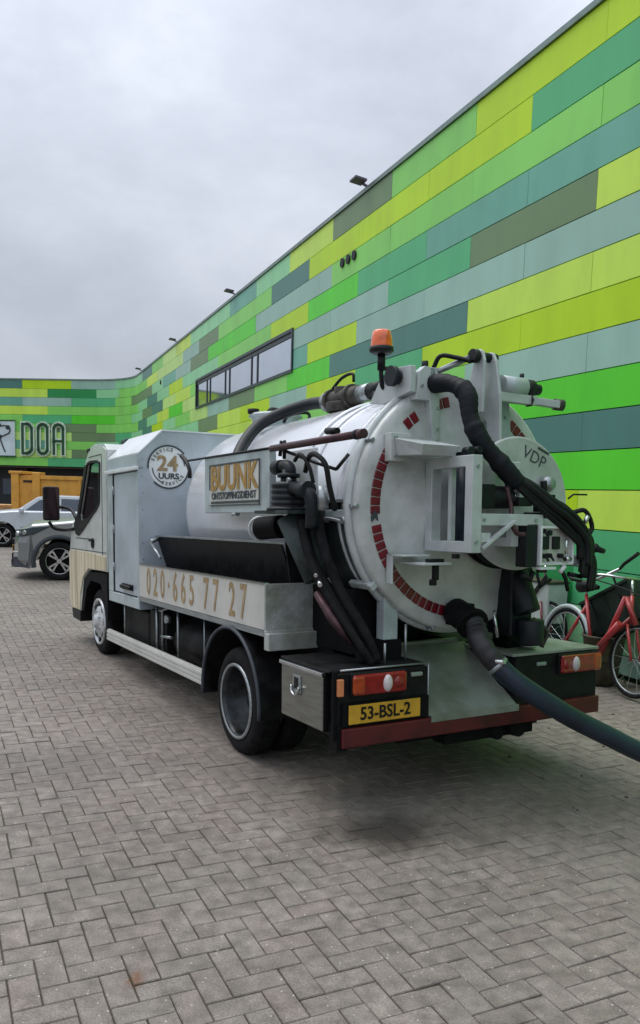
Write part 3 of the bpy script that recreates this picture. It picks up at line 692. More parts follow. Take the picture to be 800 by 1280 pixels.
b = MB(); sw = [(.5 + .2 * math.cos(a), 5.35 + .08 * math.sin(a), 1.72 + .18 * math.sin(a)) for a in [2 * math.pi * k / 16 for k in range(16)]]; b.tube(sw, .015, 6, closed=True); b.tube([(.5, 5.35, 1.72), (.5, 5.6, 1.3)], .03, 8); b.build('steering_wheel', M['black'], TK)
b = MB(); b.box(.9, 1.1, 5.3, 5.32, 2.08, 2.16); b.tube([(1, 5.31, 2.16), (1, 5.33, 2.3)], .01, 6); b.build('inner_mirror', M['black'], TK)
# mirror
mr_ = MB().box(-.285, -.095, 6.33, 6.41, 1.64, 2.045).build('side_mirror', M['black'], TK, .025)
b = MB(); b.box(-.27, -.11, 6.322, 6.329, 1.66, 2.03); b.build('mirror_glass', mat('mirror_dark', '#3a2c30', .1, .6), mr_)
b = MB(); b.tube(smooth_path([(-.14, 6.37, 1.80), (-.04, 6.36, 1.80), (-.01, 6.1, 1.76), (.0, 5.9, 1.66)], 4), .02, 8); b.tube(smooth_path([(-.22, 6.37, 1.63), (-.16, 6.36, 1.55), (-.04, 6.3, 1.53), (-.0, 6.0, 1.55)], 4), .02, 8); b.build('mirror_arm', M['black'], mr_)
box('marker_lamp', 'black', .0, .10, 5.28, 5.40, 2.385, 2.425)
lb = MB().box(.32, 1.68, 5.12, 5.36, 2.44, 2.475).build('light_bar', M['white'], TK, .01)
b = MB(); b.box(.36, .90, 5.14, 5.34, 2.478, 2.54); b.build('bar_lens', M['frame_dark'], lb, .015)
b = MB(); b.box(1.1, 1.64, 5.14, 5.34, 2.478, 2.54); b.build('bar_lens', M['clearlens'], lb, .015)

# wheels
def tyre_prof(r, w_, x0): return [(r * .68, x0 + .02), (r * .76, x0), (r * .90, x0 + .004), (r * .975, x0 + .022), (r, x0 + .055), (r, x0 + w_ - .055), (r * .975, x0 + w_ - .022), (r * .9, x0 + w_ - .004), (r * .76, x0 + w_), (r * .68, x0 + w_ - .02)]
def wheel(y, r, x0, widths, left, front):
    c = (0, y, gz(0 if left else 2, y) + r - .004)
    sg = 1 if left else -1
    e0 = []
    wb = MB(); xs = x0
    for w_ in widths:
        pf_ = tyre_prof(r, w_, xs); wb.lathe([(a, (h if left else 2 - h)) for a, h in pf_], 40, 'X', c); xs += w_ + .03
    tw = wb.build('wheel', M['rubber'], TK)
    # tread grooves
    g = MB()
    for k in range(44):
        a = 2 * math.pi * k / 44
        for q in range(len(widths)):
            xx = x0 + q * (widths[0] + .03) + .045
            xa, xb = (xx, xx + widths[0] - .09) if left else (2 - xx - widths[0] + .09, 2 - xx)
            u = V((0, math.cos(a), math.sin(a))); t_ = V((0, -math.sin(a), math.cos(a)))
            g.obox(V(c) + V((xa, 0, 0)) + u * (r - .004) - t_ * .012, V((xb - xa, 0, 0)), t_ * .024, u * .008)
    g.each('tread_groove', M['rubber'], tw) if 0 else tag(g.build('tread', M['rubber'], tw), kind='stuff')
    rr = r * .68
    if front: rp_ = [(rr + .012, .005), (rr + .008, -.012), (rr - .012, -.012), (rr - .02, .02), (rr - .04, .03), (.17, .0), (.12, -.02), (.075, -.028), (.068, -.05), (.03, -.055), (0, -.055)]
    else: rp_ = [(rr + .012, .012), (rr + .010, -.004), (rr - .010, -.004), (rr - .014, .03), (rr - .022, .05), (rr - .03, .17), (rr - .06, .19), (.14, .19), (.12, .18), (.10, .185), (.085, .12), (.07, .11), (0, .11)]
    rb = MB(); rb.lathe([(a, (x0 + h if left else 2 - x0 - h)) for a, h in rp_], 36, 'X', c); rim = rb.build('rim', M['frontrim' if front else 'rimmat'], tw)
    if not front:
        rb = MB(); rb.lathe([(rr + .013, .0), (rr + .010, -.008), (rr - .008, -.008), (rr - .013, .03)][:4] if left else [(rr + .013, 2.0), (rr + .010, 2.008), (rr - .008, 2.008), (rr - .013, 1.97)], 36, 'X', (c[0] + (x0 if left else -x0), c[1], c[2])); rb.build('rim_lip', M['alu'], tw)
    hb = MB()
    n_h = 8 if front else 6
    for k in range(n_h):
        a = 2 * math.pi * k / n_h; u = V((0, math.cos(a), math.sin(a)))
        xx = (x0 + (.018 if front else .187)); xx = xx if left else 2 - xx
        p = V(c) + V((xx, 0, 0)) + u * (.195 if front else .165); hb.cyl(p - V((sg * .022, 0, 0)), p + V((sg * .004, 0, 0)), .030, 10)
    hb.each('rim_hole', M['black'], rim if 0 else tw)
    nb = MB()
    for k in range(6):
        a = 2 * math.pi * (k + .5) / 6; u = V((0, math.cos(a), math.sin(a))); xx = x0 + (-.03 if front else .155); xx = xx if left else 2 - xx
        p = V(c) + V((xx, 0, 0)) + u * .115; nb.cyl(p, p + V((sg * .04, 0, 0)), .014, 6)
    nb.each('wheel_nut', M['alu'], tw)
    return tw
wheel(1.35, .368, .015, (.19, .19), True, False); wheel(1.35, .368, .015, (.19, .19), False, False)
wheel(5.12, .355, .045, (.20,), True, True); wheel(5.12, .355, .045, (.20,), False, True)
# mudguards
for left in (True, False):
    b = MB(); n_ = 26; c = V((0, 1.40, .43)); v_ = []; f_ = []
    for i in range(n_ + 1):
        a = R(-6 + 192 * i / n_); u = V((0, math.cos(a), math.sin(a)))
        for rr, x in ((.485, -.012), (.50, -.012), (.50, .44), (.478, .44)):
            p = c + u * rr; v_.append((x if left else 2 - x, p.y, p.z))
    for i in range(n_):
        for k in range(4): f_.append((i * 4 + k, i * 4 + (k + 1) % 4, i * 4 + 4 + (k + 1) % 4, i * 4 + 4 + k))
    b.add(v_, f_); fd = b.build('mudguard', M['dirtyblack'], TK)
    b = MB(); pts = [V(((-.016 if left else 2.016), 1.40 + .494 * math.cos(R(a)), .43 + .494 * math.sin(R(a)))) for a in range(-6, 188, 6)]; b.tube(pts, .013, 6); b.build('mudguard_rim', M['carclad'], fd)
# side guard rail
for x0 in (0.0, 1.965):
    sg_ = MB(); sg_.box(x0, x0 + .035, 1.94, 4.62, .42, .535); sg_ = sg_.build('side_guard', M['numpanel'], TK, .004)
    b = MB(); xo = x0 - .008 if x0 < 1 else x0 + .036
    for z in (.428, .462, .497): b.box(xo, xo + .007, 1.94, 4.62, z, z + .024)
    b.each('rib', M['numpanel'], sg_, .002)
# gutter with number panel
b = MB(); b.box(0, .02, .87, 3.5, .965, 1.255); npn = b.build('number_panel', M['numpanel'], TK, .003)
b = MB(); b.box(-.004, .03, .87, 3.5, .925, .962); b.build('panel_rail', M['alu'], npn)
b = MB(); b.box(-.006, .03, .87, 3.49, 1.256, 1.266); b.build('panel_edge', M['chrome'], npn)
def side(x, y, z): return frame((x, y, z), (0, -1, 0), (0, 0, 1))
tx = '020·665 77 27'
widths_ = {' ': .11, '·': .13}; pos = 0; items = []
for ch in tx:
    w_ = widths_.get(ch, .195); items.append((ch, pos + w_ / 2)); pos += w_
k_ = 2.22 / pos
for ch, c_ in items:
    if ch == ' ': continue
    text('digit' if ch != '·' else 'dot', ch, .33, M['amber_print'], npn, side(-.002, 3.32 - c_ * k_, 1.108), .68, .012)
gt = MB(); gt.box(.02, .30, .88, 3.5, .93, .945); gt.box(.29, .30, .88, 3.5, .945, 1.2); gt.build('gutter_floor', M['dirtyblack'], TK)
b = MB(); b.obox((.165, .97, 1.505), (0, 2.53, 0), (.10, 0, -.30), (.012, 0, .0)); bw = b.build('gutter_back', M['funnel'] if 0 else M['dirtyblack'], TK)
b = MB(); b.box(.155, .185, .90, 3.5, 1.507, 1.52); b.build('gutter_lip', M['alu'], bw)
b = MB(); b.obox((.20, .90, 1.25), (0, .07, .26), (.10, 0, 0), (0, .012, 0)); b.build('gutter_end', M['dirtyblack'], TK)
b = MB(); b.tube([(.15, 3.42, 1.49), (.06, 3.36, 1.46)], .02, 8); b.tube([(.06, 3.36, 1.46), (.05, 3.05, 1.33)], .012, 8); b.each('gas_strut', M['alu'], TK)
tp = MB().box(.0, .43, .855, .868, .955, 1.26).build('end_plate', M['treadplate'], TK, .003)
b = MB(); b.box(-.004, .47, .80, .868, .84, .95); b.box(-.004, .47, .845, .868, .94, .965); b.build('end_lip', M['treadplate'], TK, .006)
b = MB(); rr_ = random.Random(5)
for i in range(10):
    for j in range(8):
        x, z = .022 + i * .0405 + (j % 2) * .01, .982 + j * .035; s_ = 1 if (i + j) % 2 else -1
        b.obox((x - .010, .8525, z - .008 * s_), (.020, 0, .016 * s_), (-.003 * s_, 0, .004), (0, .005, 0))
b.each('tread_lozenge', M['treadplate'], tp)

# toolbox
tb = MB().box(-.004, .40, .085, .595, .49, .815).build('toolbox', M['chassis'], TK, .005)
b = MB(); b.box(-.018, -.005, .09, .59, .495, .80); b.build('toolbox_door', M['steelbox'], tb, .008)
b = MB(); b.box(-.03, .0, .08, .60, .803, .826); b.build('toolbox_drip_rail', M['chrome'], tb, .004)
lt = MB(); lt.box(-.026, -.016, .335, .43, .66, .765); lt = lt.build('latch', M['alu'], tb, .01)
b = MB(); b.box(-.028, -.02, .358, .408, .685, .75); b.build('latch_recess', M['black'], tb)
b = MB(); b.tube(smooth_path([(-.034, .43, .70), (-.038, .42, .665), (-.038, .38, .648), (-.038, .35, .665), (-.034, .335, .70)], 4), .008, 6); b.build('latch_ring', M['chrome'], tb)
b = MB(); b.box(-.01, .64, .03, .62, .828, .842); b.build('left_deck', M['dirtyblack'], TK, .004)
# rear boxes
lbx = MB().box(.03, .635, .0, .30, .465, .826).build('rear_box', M['dirtyblack'], TK, .008)
b = MB(); b.tube([(.04, -.004, .845), (.635, -.004, .845)], .006, 6); b.tube([(.635, -.004, .845), (.635, -.004, .5)], .004, 6); b.each('box_edge', M['alu'], lbx)
rbx = MB().box(1.31, 2.02, .0, .50, .465, .826).build('rear_box', M['dirtyblack'], TK, .008)
b = MB(); b.box(1.28, 2.03, -.005, .56, .83, .848); b.build('box_top', M['step'], rbx, .004)
def taillight(x0, sgn_, z0=.70):
    # sections from the outer end
    e1 = MB().box(x0, x0 + .36, -.022, .0, z0 - .01, z0 + .125).build('tail_light', M['black'], TK, .015)
    b = MB(); b.box(x0 + .004, x0 + .356, -.048, -.022, z0, z0 + .115); b.build('red_lens', M['taillens'], e1, .016)
    xa, xb = (x0 + .002, x0 + .08) if sgn_ > 0 else (x0 + .28, x0 + .358)
    b = MB(); b.box(xa, xb, -.051, -.022, z0 + .004, z0 + .111); b.build('amber_lens', M['amberlens'], e1, .016)
    cx0 = x0 + (.225 if sgn_ > 0 else .125); b = MB(); b.lathe([(.001, -.066), (.028, -.062), (.044, -.05), (.046, -.03)], 20, 'Y', (0, 0, 0))
    b.v = [(cx0 + v_[0] * .72, v_[1], z0 + .057 + v_[2] * 1.1) for v_ in b.v]; b.build('clear_lens', M['clearlens'], e1)
    cx1 = x0 + (.30 if sgn_ > 0 else .05); b = MB(); b.lathe([(.001, -.056), (.03, -.053), (.036, -.044)], 16, 'Y', (cx1, 0, z0 + .057)); b.build('fog_lens', M['taillens'], e1)
    return e1
taillight(.10, 1, .705); taillight(1.655, -1, .70)
b = MB(); b.box(.505, .585, -.02, .0, .775, .80); b.build('small_lamp', M['alu'], lbx, .006)
b = MB(); b.box(1.47, 1.55, -.02, .0, .76, .785); b.build('small_lamp', M['alu'], rbx, .006)
b = MB(); b.box(-.002, .03, -.002, .012, .46, .84); b.build('corner_post', M['chassis'], TK)
b = MB(); b.box(.018, .055, -.024, .0, .705, .80); b.build('side_marker', M['orange_side'], TK, .005)
pl = MB().box(.085, .565, -.028, -.02, .545, .652).build('number_plate', M['plate'], TK, .004)
text('plate_text', '53-BSL-2', .100, M['black'], pl, rear(.325, -.030, .598), .93, .018)
b = MB(); b.box(.05, .63, -.018, .0, .535, .66); b.build('plate_holder', M['chassis'], TK)
bm_ = MB().box(.045, 2.02, -.03, .04, .415, .525).build('rear_bumper', M['red'], TK, .008)
b = MB(); b.box(.02, .09, -.01, .08, .40, .54); b.build('bumper_end', M['chassis'], TK)
# sloping step between the boxes
b = MB(); b.obox((.64, -.02, .535), (.67, 0, 0), (0, .52, .33), (0, .012, -.012)); st_ = b.build('step_plate', M['step'], TK, .003)
b = MB(); b.box(.64, 1.31, -.036, -.031, .50, .54); b.build('step_edge', M['step'], st_)
b = MB(); b.obox((.64, .50, .865), (.62, 0, 0), (0, .05, .0), (0, 0, .02)); b.build('step_top', M['step'], st_)
box('towing_beam', 'chassis', .5, 1.6, .10, .25, .36, .60)
b = MB(); b.cyl((1.35, .0, .38), (1.35, .2, .38), .06, 12); b.cyl((1.20, .02, .36), (1.20, .18, .36), .045, 10); b.box(.8, 1.5, .04, .16, .33, .46); b.build('hitch', M['chassis'], TK)
box('right_light_blocker', 'dirtyblack', 1.58, 1.98, 1.95, 4.45, .34, .84, bevel=.02)  # unseen box added to block light and darken the ground under the truck
box('right_deck_support', 'chassis', 1.3, 2.0, .5, 3.4, .6, .86)
box('left_deck_support', 'chassis', .35, .66, .60, 3.5, .6, .90)

# ------------------------------------------------------------------ tank
CX_, CZ_ = 1.0, 1.745
def tprof(pr, name, material, parent=TK, a0=0, a1=2 * math.pi, seg=72):
    b = MB(); b.lathe(pr, seg, 'Y', (CX_, 0, CZ_), a0, a1); return b.build(name, M[material], parent)
tankp = [(.72, .28), (.72, 3.0), (.70, 3.1), (.62, 3.22), (.46, 3.33), (.25, 3.39), (0.001, 3.41)]
tank = tprof(tankp, 'tank', 'tank')
# lower half cladding, slightly proud
al = math.asin((1.67 - CZ_) / .726)
tprof([(.721, 1.10), (.727, 1.098), (.727, .33)], 'tank_lower_cladding', 'tanklow', TK, math.pi - al, 2 * math.pi + al, 40)
def hoop(y, w_, r0, mm_, parent=tank, nm='tank_hoop'): return tprof([(r0 - .012, y), (r0, y + .006), (r0, y + w_ - .006), (r0 - .012, y + w_)], nm, mm_, parent)
hoop(.965, .03, .738, 'tank'); hoop(.80, .022, .735, 'tank');
# rear flange and door
tprof([(.71, .44), (.735, .44), (.735, .42), (.72, .415)], 'flange_bead', 'tank', tank)
fl = tprof([(.72, .335), (.745, .33), (.752, .31), (.772, .30), (.778, .27), (.772, .245), (.745, .24), (.73, .255), (.72, .28)], 'rear_flange', 'frame', TK)
door = tprof([(.735, .25), (.752, .235), (.752, .195), (.735, .18), (.685, .172), (.60, .165), (.50, .145), (.35, .10), (.2, .07), (.001, .06)], 'tank_door', 'door', TK)
rl = [146 + 4.5 * k for k in range(9)] + [191.8 + 4.63 * k for k in range(15)] + [131, 126, 108, 103.2, 80, 75.4, 54, 49.4, 44.8]
rme = None
for a in rl:
    ar = R(a); u = V((math.cos(ar), 0, math.sin(ar))); t_ = V((-math.sin(ar), 0, math.cos(ar)))
    if rme is None:
        b = MB(); b.obox((-.031, -.004, -.0225), (.062, 0, 0), (0, .012, 0), (0, 0, .045)); ro = b.build('reflector_square', M['reflector'], door, .004); rme = ro; o = ro
    else: o = share(rme, 'reflector_square', door)
    p = V((CX_, .165, CZ_)) + u * .637; o.location = p; o.rotation_euler = (0, -ar, 0)
b = MB(); p = V((CX_ - .64, .162, CZ_ - .06)); b.prism([(p.x - .02, p.z - .03), (p.x - .025, p.z), (p.x - .01, p.z + .03), (p.x + .012, p.z + .03), (p.x + .02, p.z - .025), (p.x + .008, p.z - .01), (p.x - .004, p.z - .008)], (.158, .17), 'XZ'); b.build('arrow_mark', M['dark_print'], door)
# clamps round the flange
for a in (217, 180, 150, 255, 300, 330):
    ar = R(a); u = V((math.cos(ar), 0, math.sin(ar))); t_ = V((-math.sin(ar), 0, math.cos(ar))); p = V((CX_, .20, CZ_)) + u * .755
    if a in (217,):
        b = MB(); b.obox(p - u * .06 - t_ * .02, u * .10, t_ * .04, V((0, .035, 0))); b.obox(p + V((0, .03, 0)) - t_ * .022 + u * .0, V((0, .22, 0)), t_ * .044, u * .03); b.cyl(p - V((0, .02, 0)) - u * .03, p - u * .03 + V((0, .1, 0)), .014, 8)
    else:
        b = MB(); b.cyl(p + V((0, -.03, 0)), p + V((0, .12, 0)), .014, 8); b.obox(p - u * .02 - t_ * .012, u * .04, t_ * .024, V((0, .03, 0)))
    b.build('door_clamp', M['frame'] if a == 217 else M['alu'], TK, .003)
# saddle legs
for x0 in (.47, 1.43):
    b = MB(); b.box(x0, x0 + .10, .22, .30, .94, 1.28); b.build('saddle_leg', M['greywhite'], TK, .004)
    b = MB(); b.box(x0 - .015, x0 + .115, .20, .34, .80, .96); b.build('leg_foot', M['chassis'], TK)
b = MB(); b.tube([(.44, .16, .82), (.44, .16, .95)], .008, 6); b.tube([(.60, .18, .82), (.60, .18, 1.05)], .008, 6); b.each('grease_line', M['alu'], TK)
for y in (1.0, 2.4):
    b = MB(); b.prism([(.55, .8), (1.45, .8), (1.6, 1.15), (1.3, 1.06), (1.0, 1.02), (.7, 1.06), (.4, 1.15)], (y, y + .08), 'XZ'); b.build('saddle', M['chassis'], TK)
# manifold along the side seam
b = MB(); b.box(.235, .30, .26, .86, 1.675, 1.725); mf = b.build('side_manifold', M['greywhite'], TK, .008)
b = MB()
for y in (.34, .41, .47, .53, .60): b.cyl((.262, y, 1.725), (.262, y, 1.765), .013, 8)
b.each('manifold_fitting', M['black'], mf)
b = MB()
for y in (.30, .50, .62): b.cyl((.25, y, 1.665), (.22, y, 1.665), .018, 8)
b.box(.24, .29, .30, .80, 1.767, 1.785); b.tube(smooth_path([(.24, .78, 1.66), (.21, .6, 1.63), (.21, .45, 1.67), (.24, .3, 1.65)], 5), .012, 6); b.each('manifold_pipe', M['alu'], mf)
# filling hatch
b = MB(); b.lathe([(.0, 2.585), (.22, 2.585), (.235, 2.57), (.235, 2.555), (.205, 2.55), (.2, 2.40)], 28, 'Z', (1.0, 2.75, 0)); ht = b.build('filling_hatch', M['greywhite'], TK)
b = MB(); b.tube(smooth_path([(.95, 2.5, 2.58), (.9, 2.6, 2.61), (1.0, 2.9, 2.62), (1.1, 3.0, 2.58)], 5), .015, 6); b.cyl((.8, 2.78, 2.58), (.8, 2.78, 2.62), .05, 10); b.tube(smooth_path([(1.2, 2.5, 2.5), (1.1, 2.35, 2.56), (.9, 2.3, 2.52), (.85, 2.3, 2.46)], 5), .014, 6); b.each('hatch_clamp', M['black'], ht)
# valve with arching hose on top
b = MB(); c = V((.93, 1.36, 2.56))
b.cyl((.93, 1.5, 2.46), (.93, 1.5, 2.53), .12, 20); b.cyl(c + V((0, .28, 0)), c + V((0, -.12, 0)), .068, 16); b.cyl(c + V((0, .30, 0)), c + V((0, .26, 0)), .088, 16); b.cyl(c + V((0, .02, 0)), c + V((0, -.02, 0)), .088, 16); b.cyl(c + V((0, .14, -.1)), c + V((0, .14, .085)), .06, 12)
vt = b.build('tank_valve', M['brown'], TK, .006)
b = MB(); b.cyl(c + V((0, -.12, 0)), c + V((0, -.26, 0)), .062, 14); b.cyl(c + V((0, .31, 0)), c + V((0, .36, 0)), .075, 16); b.each('valve_collar', M['alu'], vt)
b = MB(); b.cyl(c + V((0, -.24, 0)), c + V((0, -.42, 0)), .058, 14); b.cyl(c + V((0, -.42, 0)), c + V((0, -.50, .01)), .035, 10); b.tube(smooth_path([c + V((0, .3, .08)), c + V((0, .15, .15)), c + V((0, .0, .16)), c + V((0, -.02, .1))], 5), .012, 6); b.cyl(c + V((-.04, -.38, -.12)), c + V((-.04, -.38, -.02)), .03, 8)
b.cyl(c + V((-.02, -.55, -.08)), c + V((-.02, -.55, .0)), .02, 8); b.cyl(c + V((-.02, -.62, -.08)), c + V((-.02, -.62, -.02)), .018, 8); b.cyl(c + V((-.02, -.72, -.06)), c + V((-.02, -.72, .08)), .025, 8)
b.each('valve_lever', M['black'], vt)
b = MB(); b.tube(smooth_path([(.93, 1.72, 2.56), (.90, 1.95, 2.57), (.78, 2.15, 2.52), (.60, 2.22, 2.42), (.42, 2.12, 2.26), (.30, 2.0, 2.10), (.23, 1.9, 1.9), (.2, 1.8, 1.78)], 8), .047, 14); b.build('arch_hose', M['pump'], TK)
# side sign box
sb = MB().box(.10, .15, 1.01, 2.14, 1.71, 2.125).build('sign_box', M['greywhite'], TK, .006)
b = MB(); b.box(.094, .10, 1.14, 2.02, 1.765, 2.065); b.build('sign_plate', M['numpanel'], sb, .004)
b = MB(); y0, y1, z0, z1 = 1.14, 2.02, 1.765, 2.065
for a, c_, e_, f_ in ((y0, y1, z1 - .012, z1), (y0, y0 + .012, z0, z1), (y1 - .012, y1, 1.88, z1), (y0, y1, z0 - .002, z0 + .005)): b.box(.089, .094, a, c_, e_, f_)
b.build('sign_border', M['dark_print'], sb)
b = MB(); b.box(.089, .094, 1.16, 1.99, 1.778, 1.795); b.build('sign_underline', M['dark_print'], sb)
text('sign_word', 'BUUNK', .245, M['gold_print'], sb, side(.0905, 1.585, 1.953), .98, .028)
text('sign_subtitle', 'ONTSTOPPINGSDIENST', .072, M['dark_print'], sb, side(.0905, 1.585, 1.832), 1.02, .01)
b = MB(); b.cyl((.12, 1.6, 1.69), (.12, 1.6, 1.71), .03, 10); b.build('box_lock', M['alu'], sb)
box('valve_backplate', 'white', .19, .21, .56, 1.0, 1.78, 2.10)
# lance rod and spray gun
b = MB(); b.cyl((.10, .98, 2.115), (.10, -.05, 2.115), .022, 12); b.cyl((.10, -.05, 2.115), (.10, -.12, 2.115), .026, 12); ln_ = b.build('lance', M['rust'], TK)
b = MB(); b.cyl((.10, .98, 2.12), (.10, 2.50, 2.13), .009, 8); b.cyl((.10, -.04, 2.115), (.10, -.07, 2.115), .028, 12); b.tube(smooth_path([(.10, 2.66, 2.18), (.10, 2.56, 2.135), (.10, 2.47, 2.06), (.10, 2.46, 1.99)], 5), .017, 8); b.each('lance_pipe', M['black'], ln_)
b = MB(); b.tube([(.10, .86, 2.06), (.10, .84, 2.15), (.10, .80, 2.15), (.10, .80, 2.04)], .012, 6); b.tube([(.10, .84, 2.10), (.18, .52, 2.0), (.24, .4, 1.96)], .011, 6); b.tube([(.24, .4, 1.96), (.3, .36, 2.05)], .012, 6); b.cyl((.14, .34, 2.17), (.14, .22, 2.16), .02, 8); b.each('lance_holder', M['black'], ln_)
# pressure valve cluster
b = MB()
pr_ = [(.0, 1.72), (.135, 1.72), (.135, 1.735), (.105, 1.74)]
for k in range(4): pr_ += [(.100, 1.75 + k * .036), (.106, 1.757 + k * .036), (.106, 1.772 + k * .036), (.100, 1.778 + k * .036)]
pr_ += [(.095, 1.89), (.05, 1.90), (.05, 1.92), (.07, 1.922), (.07, 1.945), (.04, 1.95), (.04, 1.97), (.0, 1.97)]
b.lathe(pr_, 24, 'Z', (.10, .74, 0)); pc = b.build('pressure_valve', M['pump'], TK)
b = MB(); b.tube(smooth_path([(.10, .72, 1.94), (.10, .72, 1.97), (.10, .76, 1.995), (.10, .90, 1.99)], 5), .036, 12); b.cyl((.10, .83, 1.99), (.10, .915, 1.99), .046, 14); b.cyl((.08, .7, 1.85), (.08, .48, 1.84), .036, 12); b.cyl((.08, .54, 1.84), (.08, .44, 1.84), .05, 14); b.tube(smooth_path([(.08, .50, 1.84), (.09, .45, 1.81), (.10, .44, 1.74), (.11, .46, 1.62)], 5), .04, 12)
b.build('valve_elbow', M['pump'], pc)
b = MB(); b.box(-.02, .24, .52, .98, 1.70, 1.72); b.build('valve_shelf', M['funnel'], pc)
b = MB(); b.tube(smooth_path([(.12, .56, 1.95), (.1, .48, 2.03), (.1, .40, 2.04), (.12, .32, 1.98), (.15, .32, 1.85), (.2, .34, 1.72)], 6), .016, 8); b.tube(smooth_path([(.1, .66, 2.02), (.08, .55, 2.05), (.1, .48, 1.98), (.12, .46, 1.88)], 6), .012, 8); b.each('control_hose', M['black'], pc)
b = MB(); b.cyl((.15, .40, 1.72), (.15, .40, 1.86), .035, 12); b.cyl((.05, .62, 1.9), (.03, .62, 1.9), .015, 8); b.each('valve_fitting', M['alu'], pc)
b = MB(); b.cyl((.16, .74, 1.69), (.24, .60, 1.30), .13, 20, .09); fn = b.build('cyclone_funnel', M['funnel'], TK)
b = MB(); b.tube([(.16, .95, 1.62), (.10, 1.14, 1.605)], [.075, .075], 18, caps=False); b.tube([(.16, .95, 1.62), (.10, 1.14, 1.605)], [.07, .07], 18, caps=True); b.build('pipe_mouth', M['chassis'], fn)
b = MB(); mp_ = [V((.10, 1.145, 1.605)) + (V((.3, .95, 0)).normalized().cross(V((0, 0, 1)))) * .075 * math.cos(a) + V((0, 0, 1)) * .075 * math.sin(a) for a in [2 * math.pi * k / 20 for k in range(20)]]; b.tube(mp_, .010, 6, closed=True); b.build('mouth_rim', M['frame'], fn)
for k, (pts, r_) in enumerate((([(.12, .62, 1.70), (.12, .50, 1.46), (.17, .36, 1.24), (.24, .22, 1.02), (.30, .16, .85)], .034), ([(.16, .50, 1.72), (.17, .40, 1.48), (.22, .30, 1.25), (.30, .16, 1.02), (.36, .12, .85)], .030), ([(.09, .55, 1.66), (.10, .44, 1.42), (.15, .30, 1.2), (.24, .12, .96), (.3, .08, .85)], .022))):
    b = MB(); b.tube(smooth_path(pts, 6), r_, 12); b.build('drain_hose', M['rubber'], TK)
b = MB(); b.tube([(.10, .38, 1.24), (.155, .26, 1.08), (.21, .17, .96)], [.022, .03, .012], 8); b.build('worn_pipe', M['rust'], TK)
b = MB(); b.cyl((.10, .34, 1.31), (.08, .30, 1.29), .014, 8); b.cyl((.1, .38, 1.345), (.09, .37, 1.34), .012, 8); b.each('hose_clip', M['chrome'], TK)
b = MB(); b.box(.34, .5, .35, .86, .86, 1.25); b.build('inner_bulkhead', M['chassis'], TK)

# ------------------------------------------------------------------ rear door gear
# frame sticking out of the door
def ofr(x0, x1, ya, yb, za, zb, t): return MB().holed([(ya, za), (yb, za), (yb, zb), (ya, zb)], [(ya + t, za + t), (yb - t, za + t), (yb - t, zb - t), (ya + t, zb - t)], (x0, x1), 'YZ')
fr1 = ofr(.665, .735, -.32, .10, 1.49, 2.02, .062).build('side_frame', M['frame'], TK, .004)
b = MB(); b.box(.735, .80, -.32, -.26, 1.55, 1.60); b.build('frame_stub', M['frame'], fr1)
ofr(1.02, 1.07, -.25, .12, 1.52, 2.0, .05).build('side_frame', M['frame'], TK, .004)
b = MB(); b.box(.78, .795, -.14, -.115, 1.55, 1.98); b.cyl((.85, -.02, 1.52), (.85, -.02, 1.98), .055, 14); b.build('inner_ram', M['hose'], TK)
b = MB(); b.box(.70, .73, -.10, -.07, 1.55, 1.96); b.build('inner_rail', M['frame'], TK)
# horizontal beam and brace
rb_ = MB().box(.735, 1.20, -.31, -.26, 1.64, 1.705).build('cross_beam', M['frame'], TK, .004)
b = MB(); b.beam((.74, -.318, 1.515), (.97, -.318, 1.665), .014, .036, (0, 1, 0)); b.build('diagonal_brace', M['frame'], rb_)
# reel disc
def disc(y0, y1, r_, name, material, parent=TK, cx=1.20, cz=1.77):
    b = MB(); b.lathe([(.001, y0), (r_ - .01, y0), (r_, y0 + .006), (r_, y1), (.001, y1)], 56, 'Y', (cx, 0, cz), smooth=False); return b.build(name, M[material], parent)
ds = disc(-.10, -.085, .395, 'reel_disc', 'door')
disc(-.085, .03, .33, 'reel_drum', 'pump', ds); disc(.03, .045, .395, 'reel_disc_back', 'chassis', TK)
b = MB(); b.lathe([(.34, -.08), (.385, -.06), (.39, -.03), (.385, .0), (.34, .02)], 48, 'Y', (1.2, 0, 1.77)); b.build('wound_hose', M['corr'], ds)
text('disc_letters', 'VDP', .105, M['dark_print'], ds, frame((1.315, -.102, 2.045), V((1, 0, -.42)), V((.42, 0, 1))), 1, -.01)
b = MB(); b.obox((1.34, -.1035, 2.10), (.09, 0, -.035), (.005, 0, .012), (0, .003, 0)); b.build('disc_mark', M['dark_print'], ds)
b = MB(); b.lathe([(.0, -.05), (.035, -.045), (.05, -.02), (.05, .0)], 16, 'Y', (1.40, -.12, 1.89)); b.build('work_lamp', M['alu'], ds)
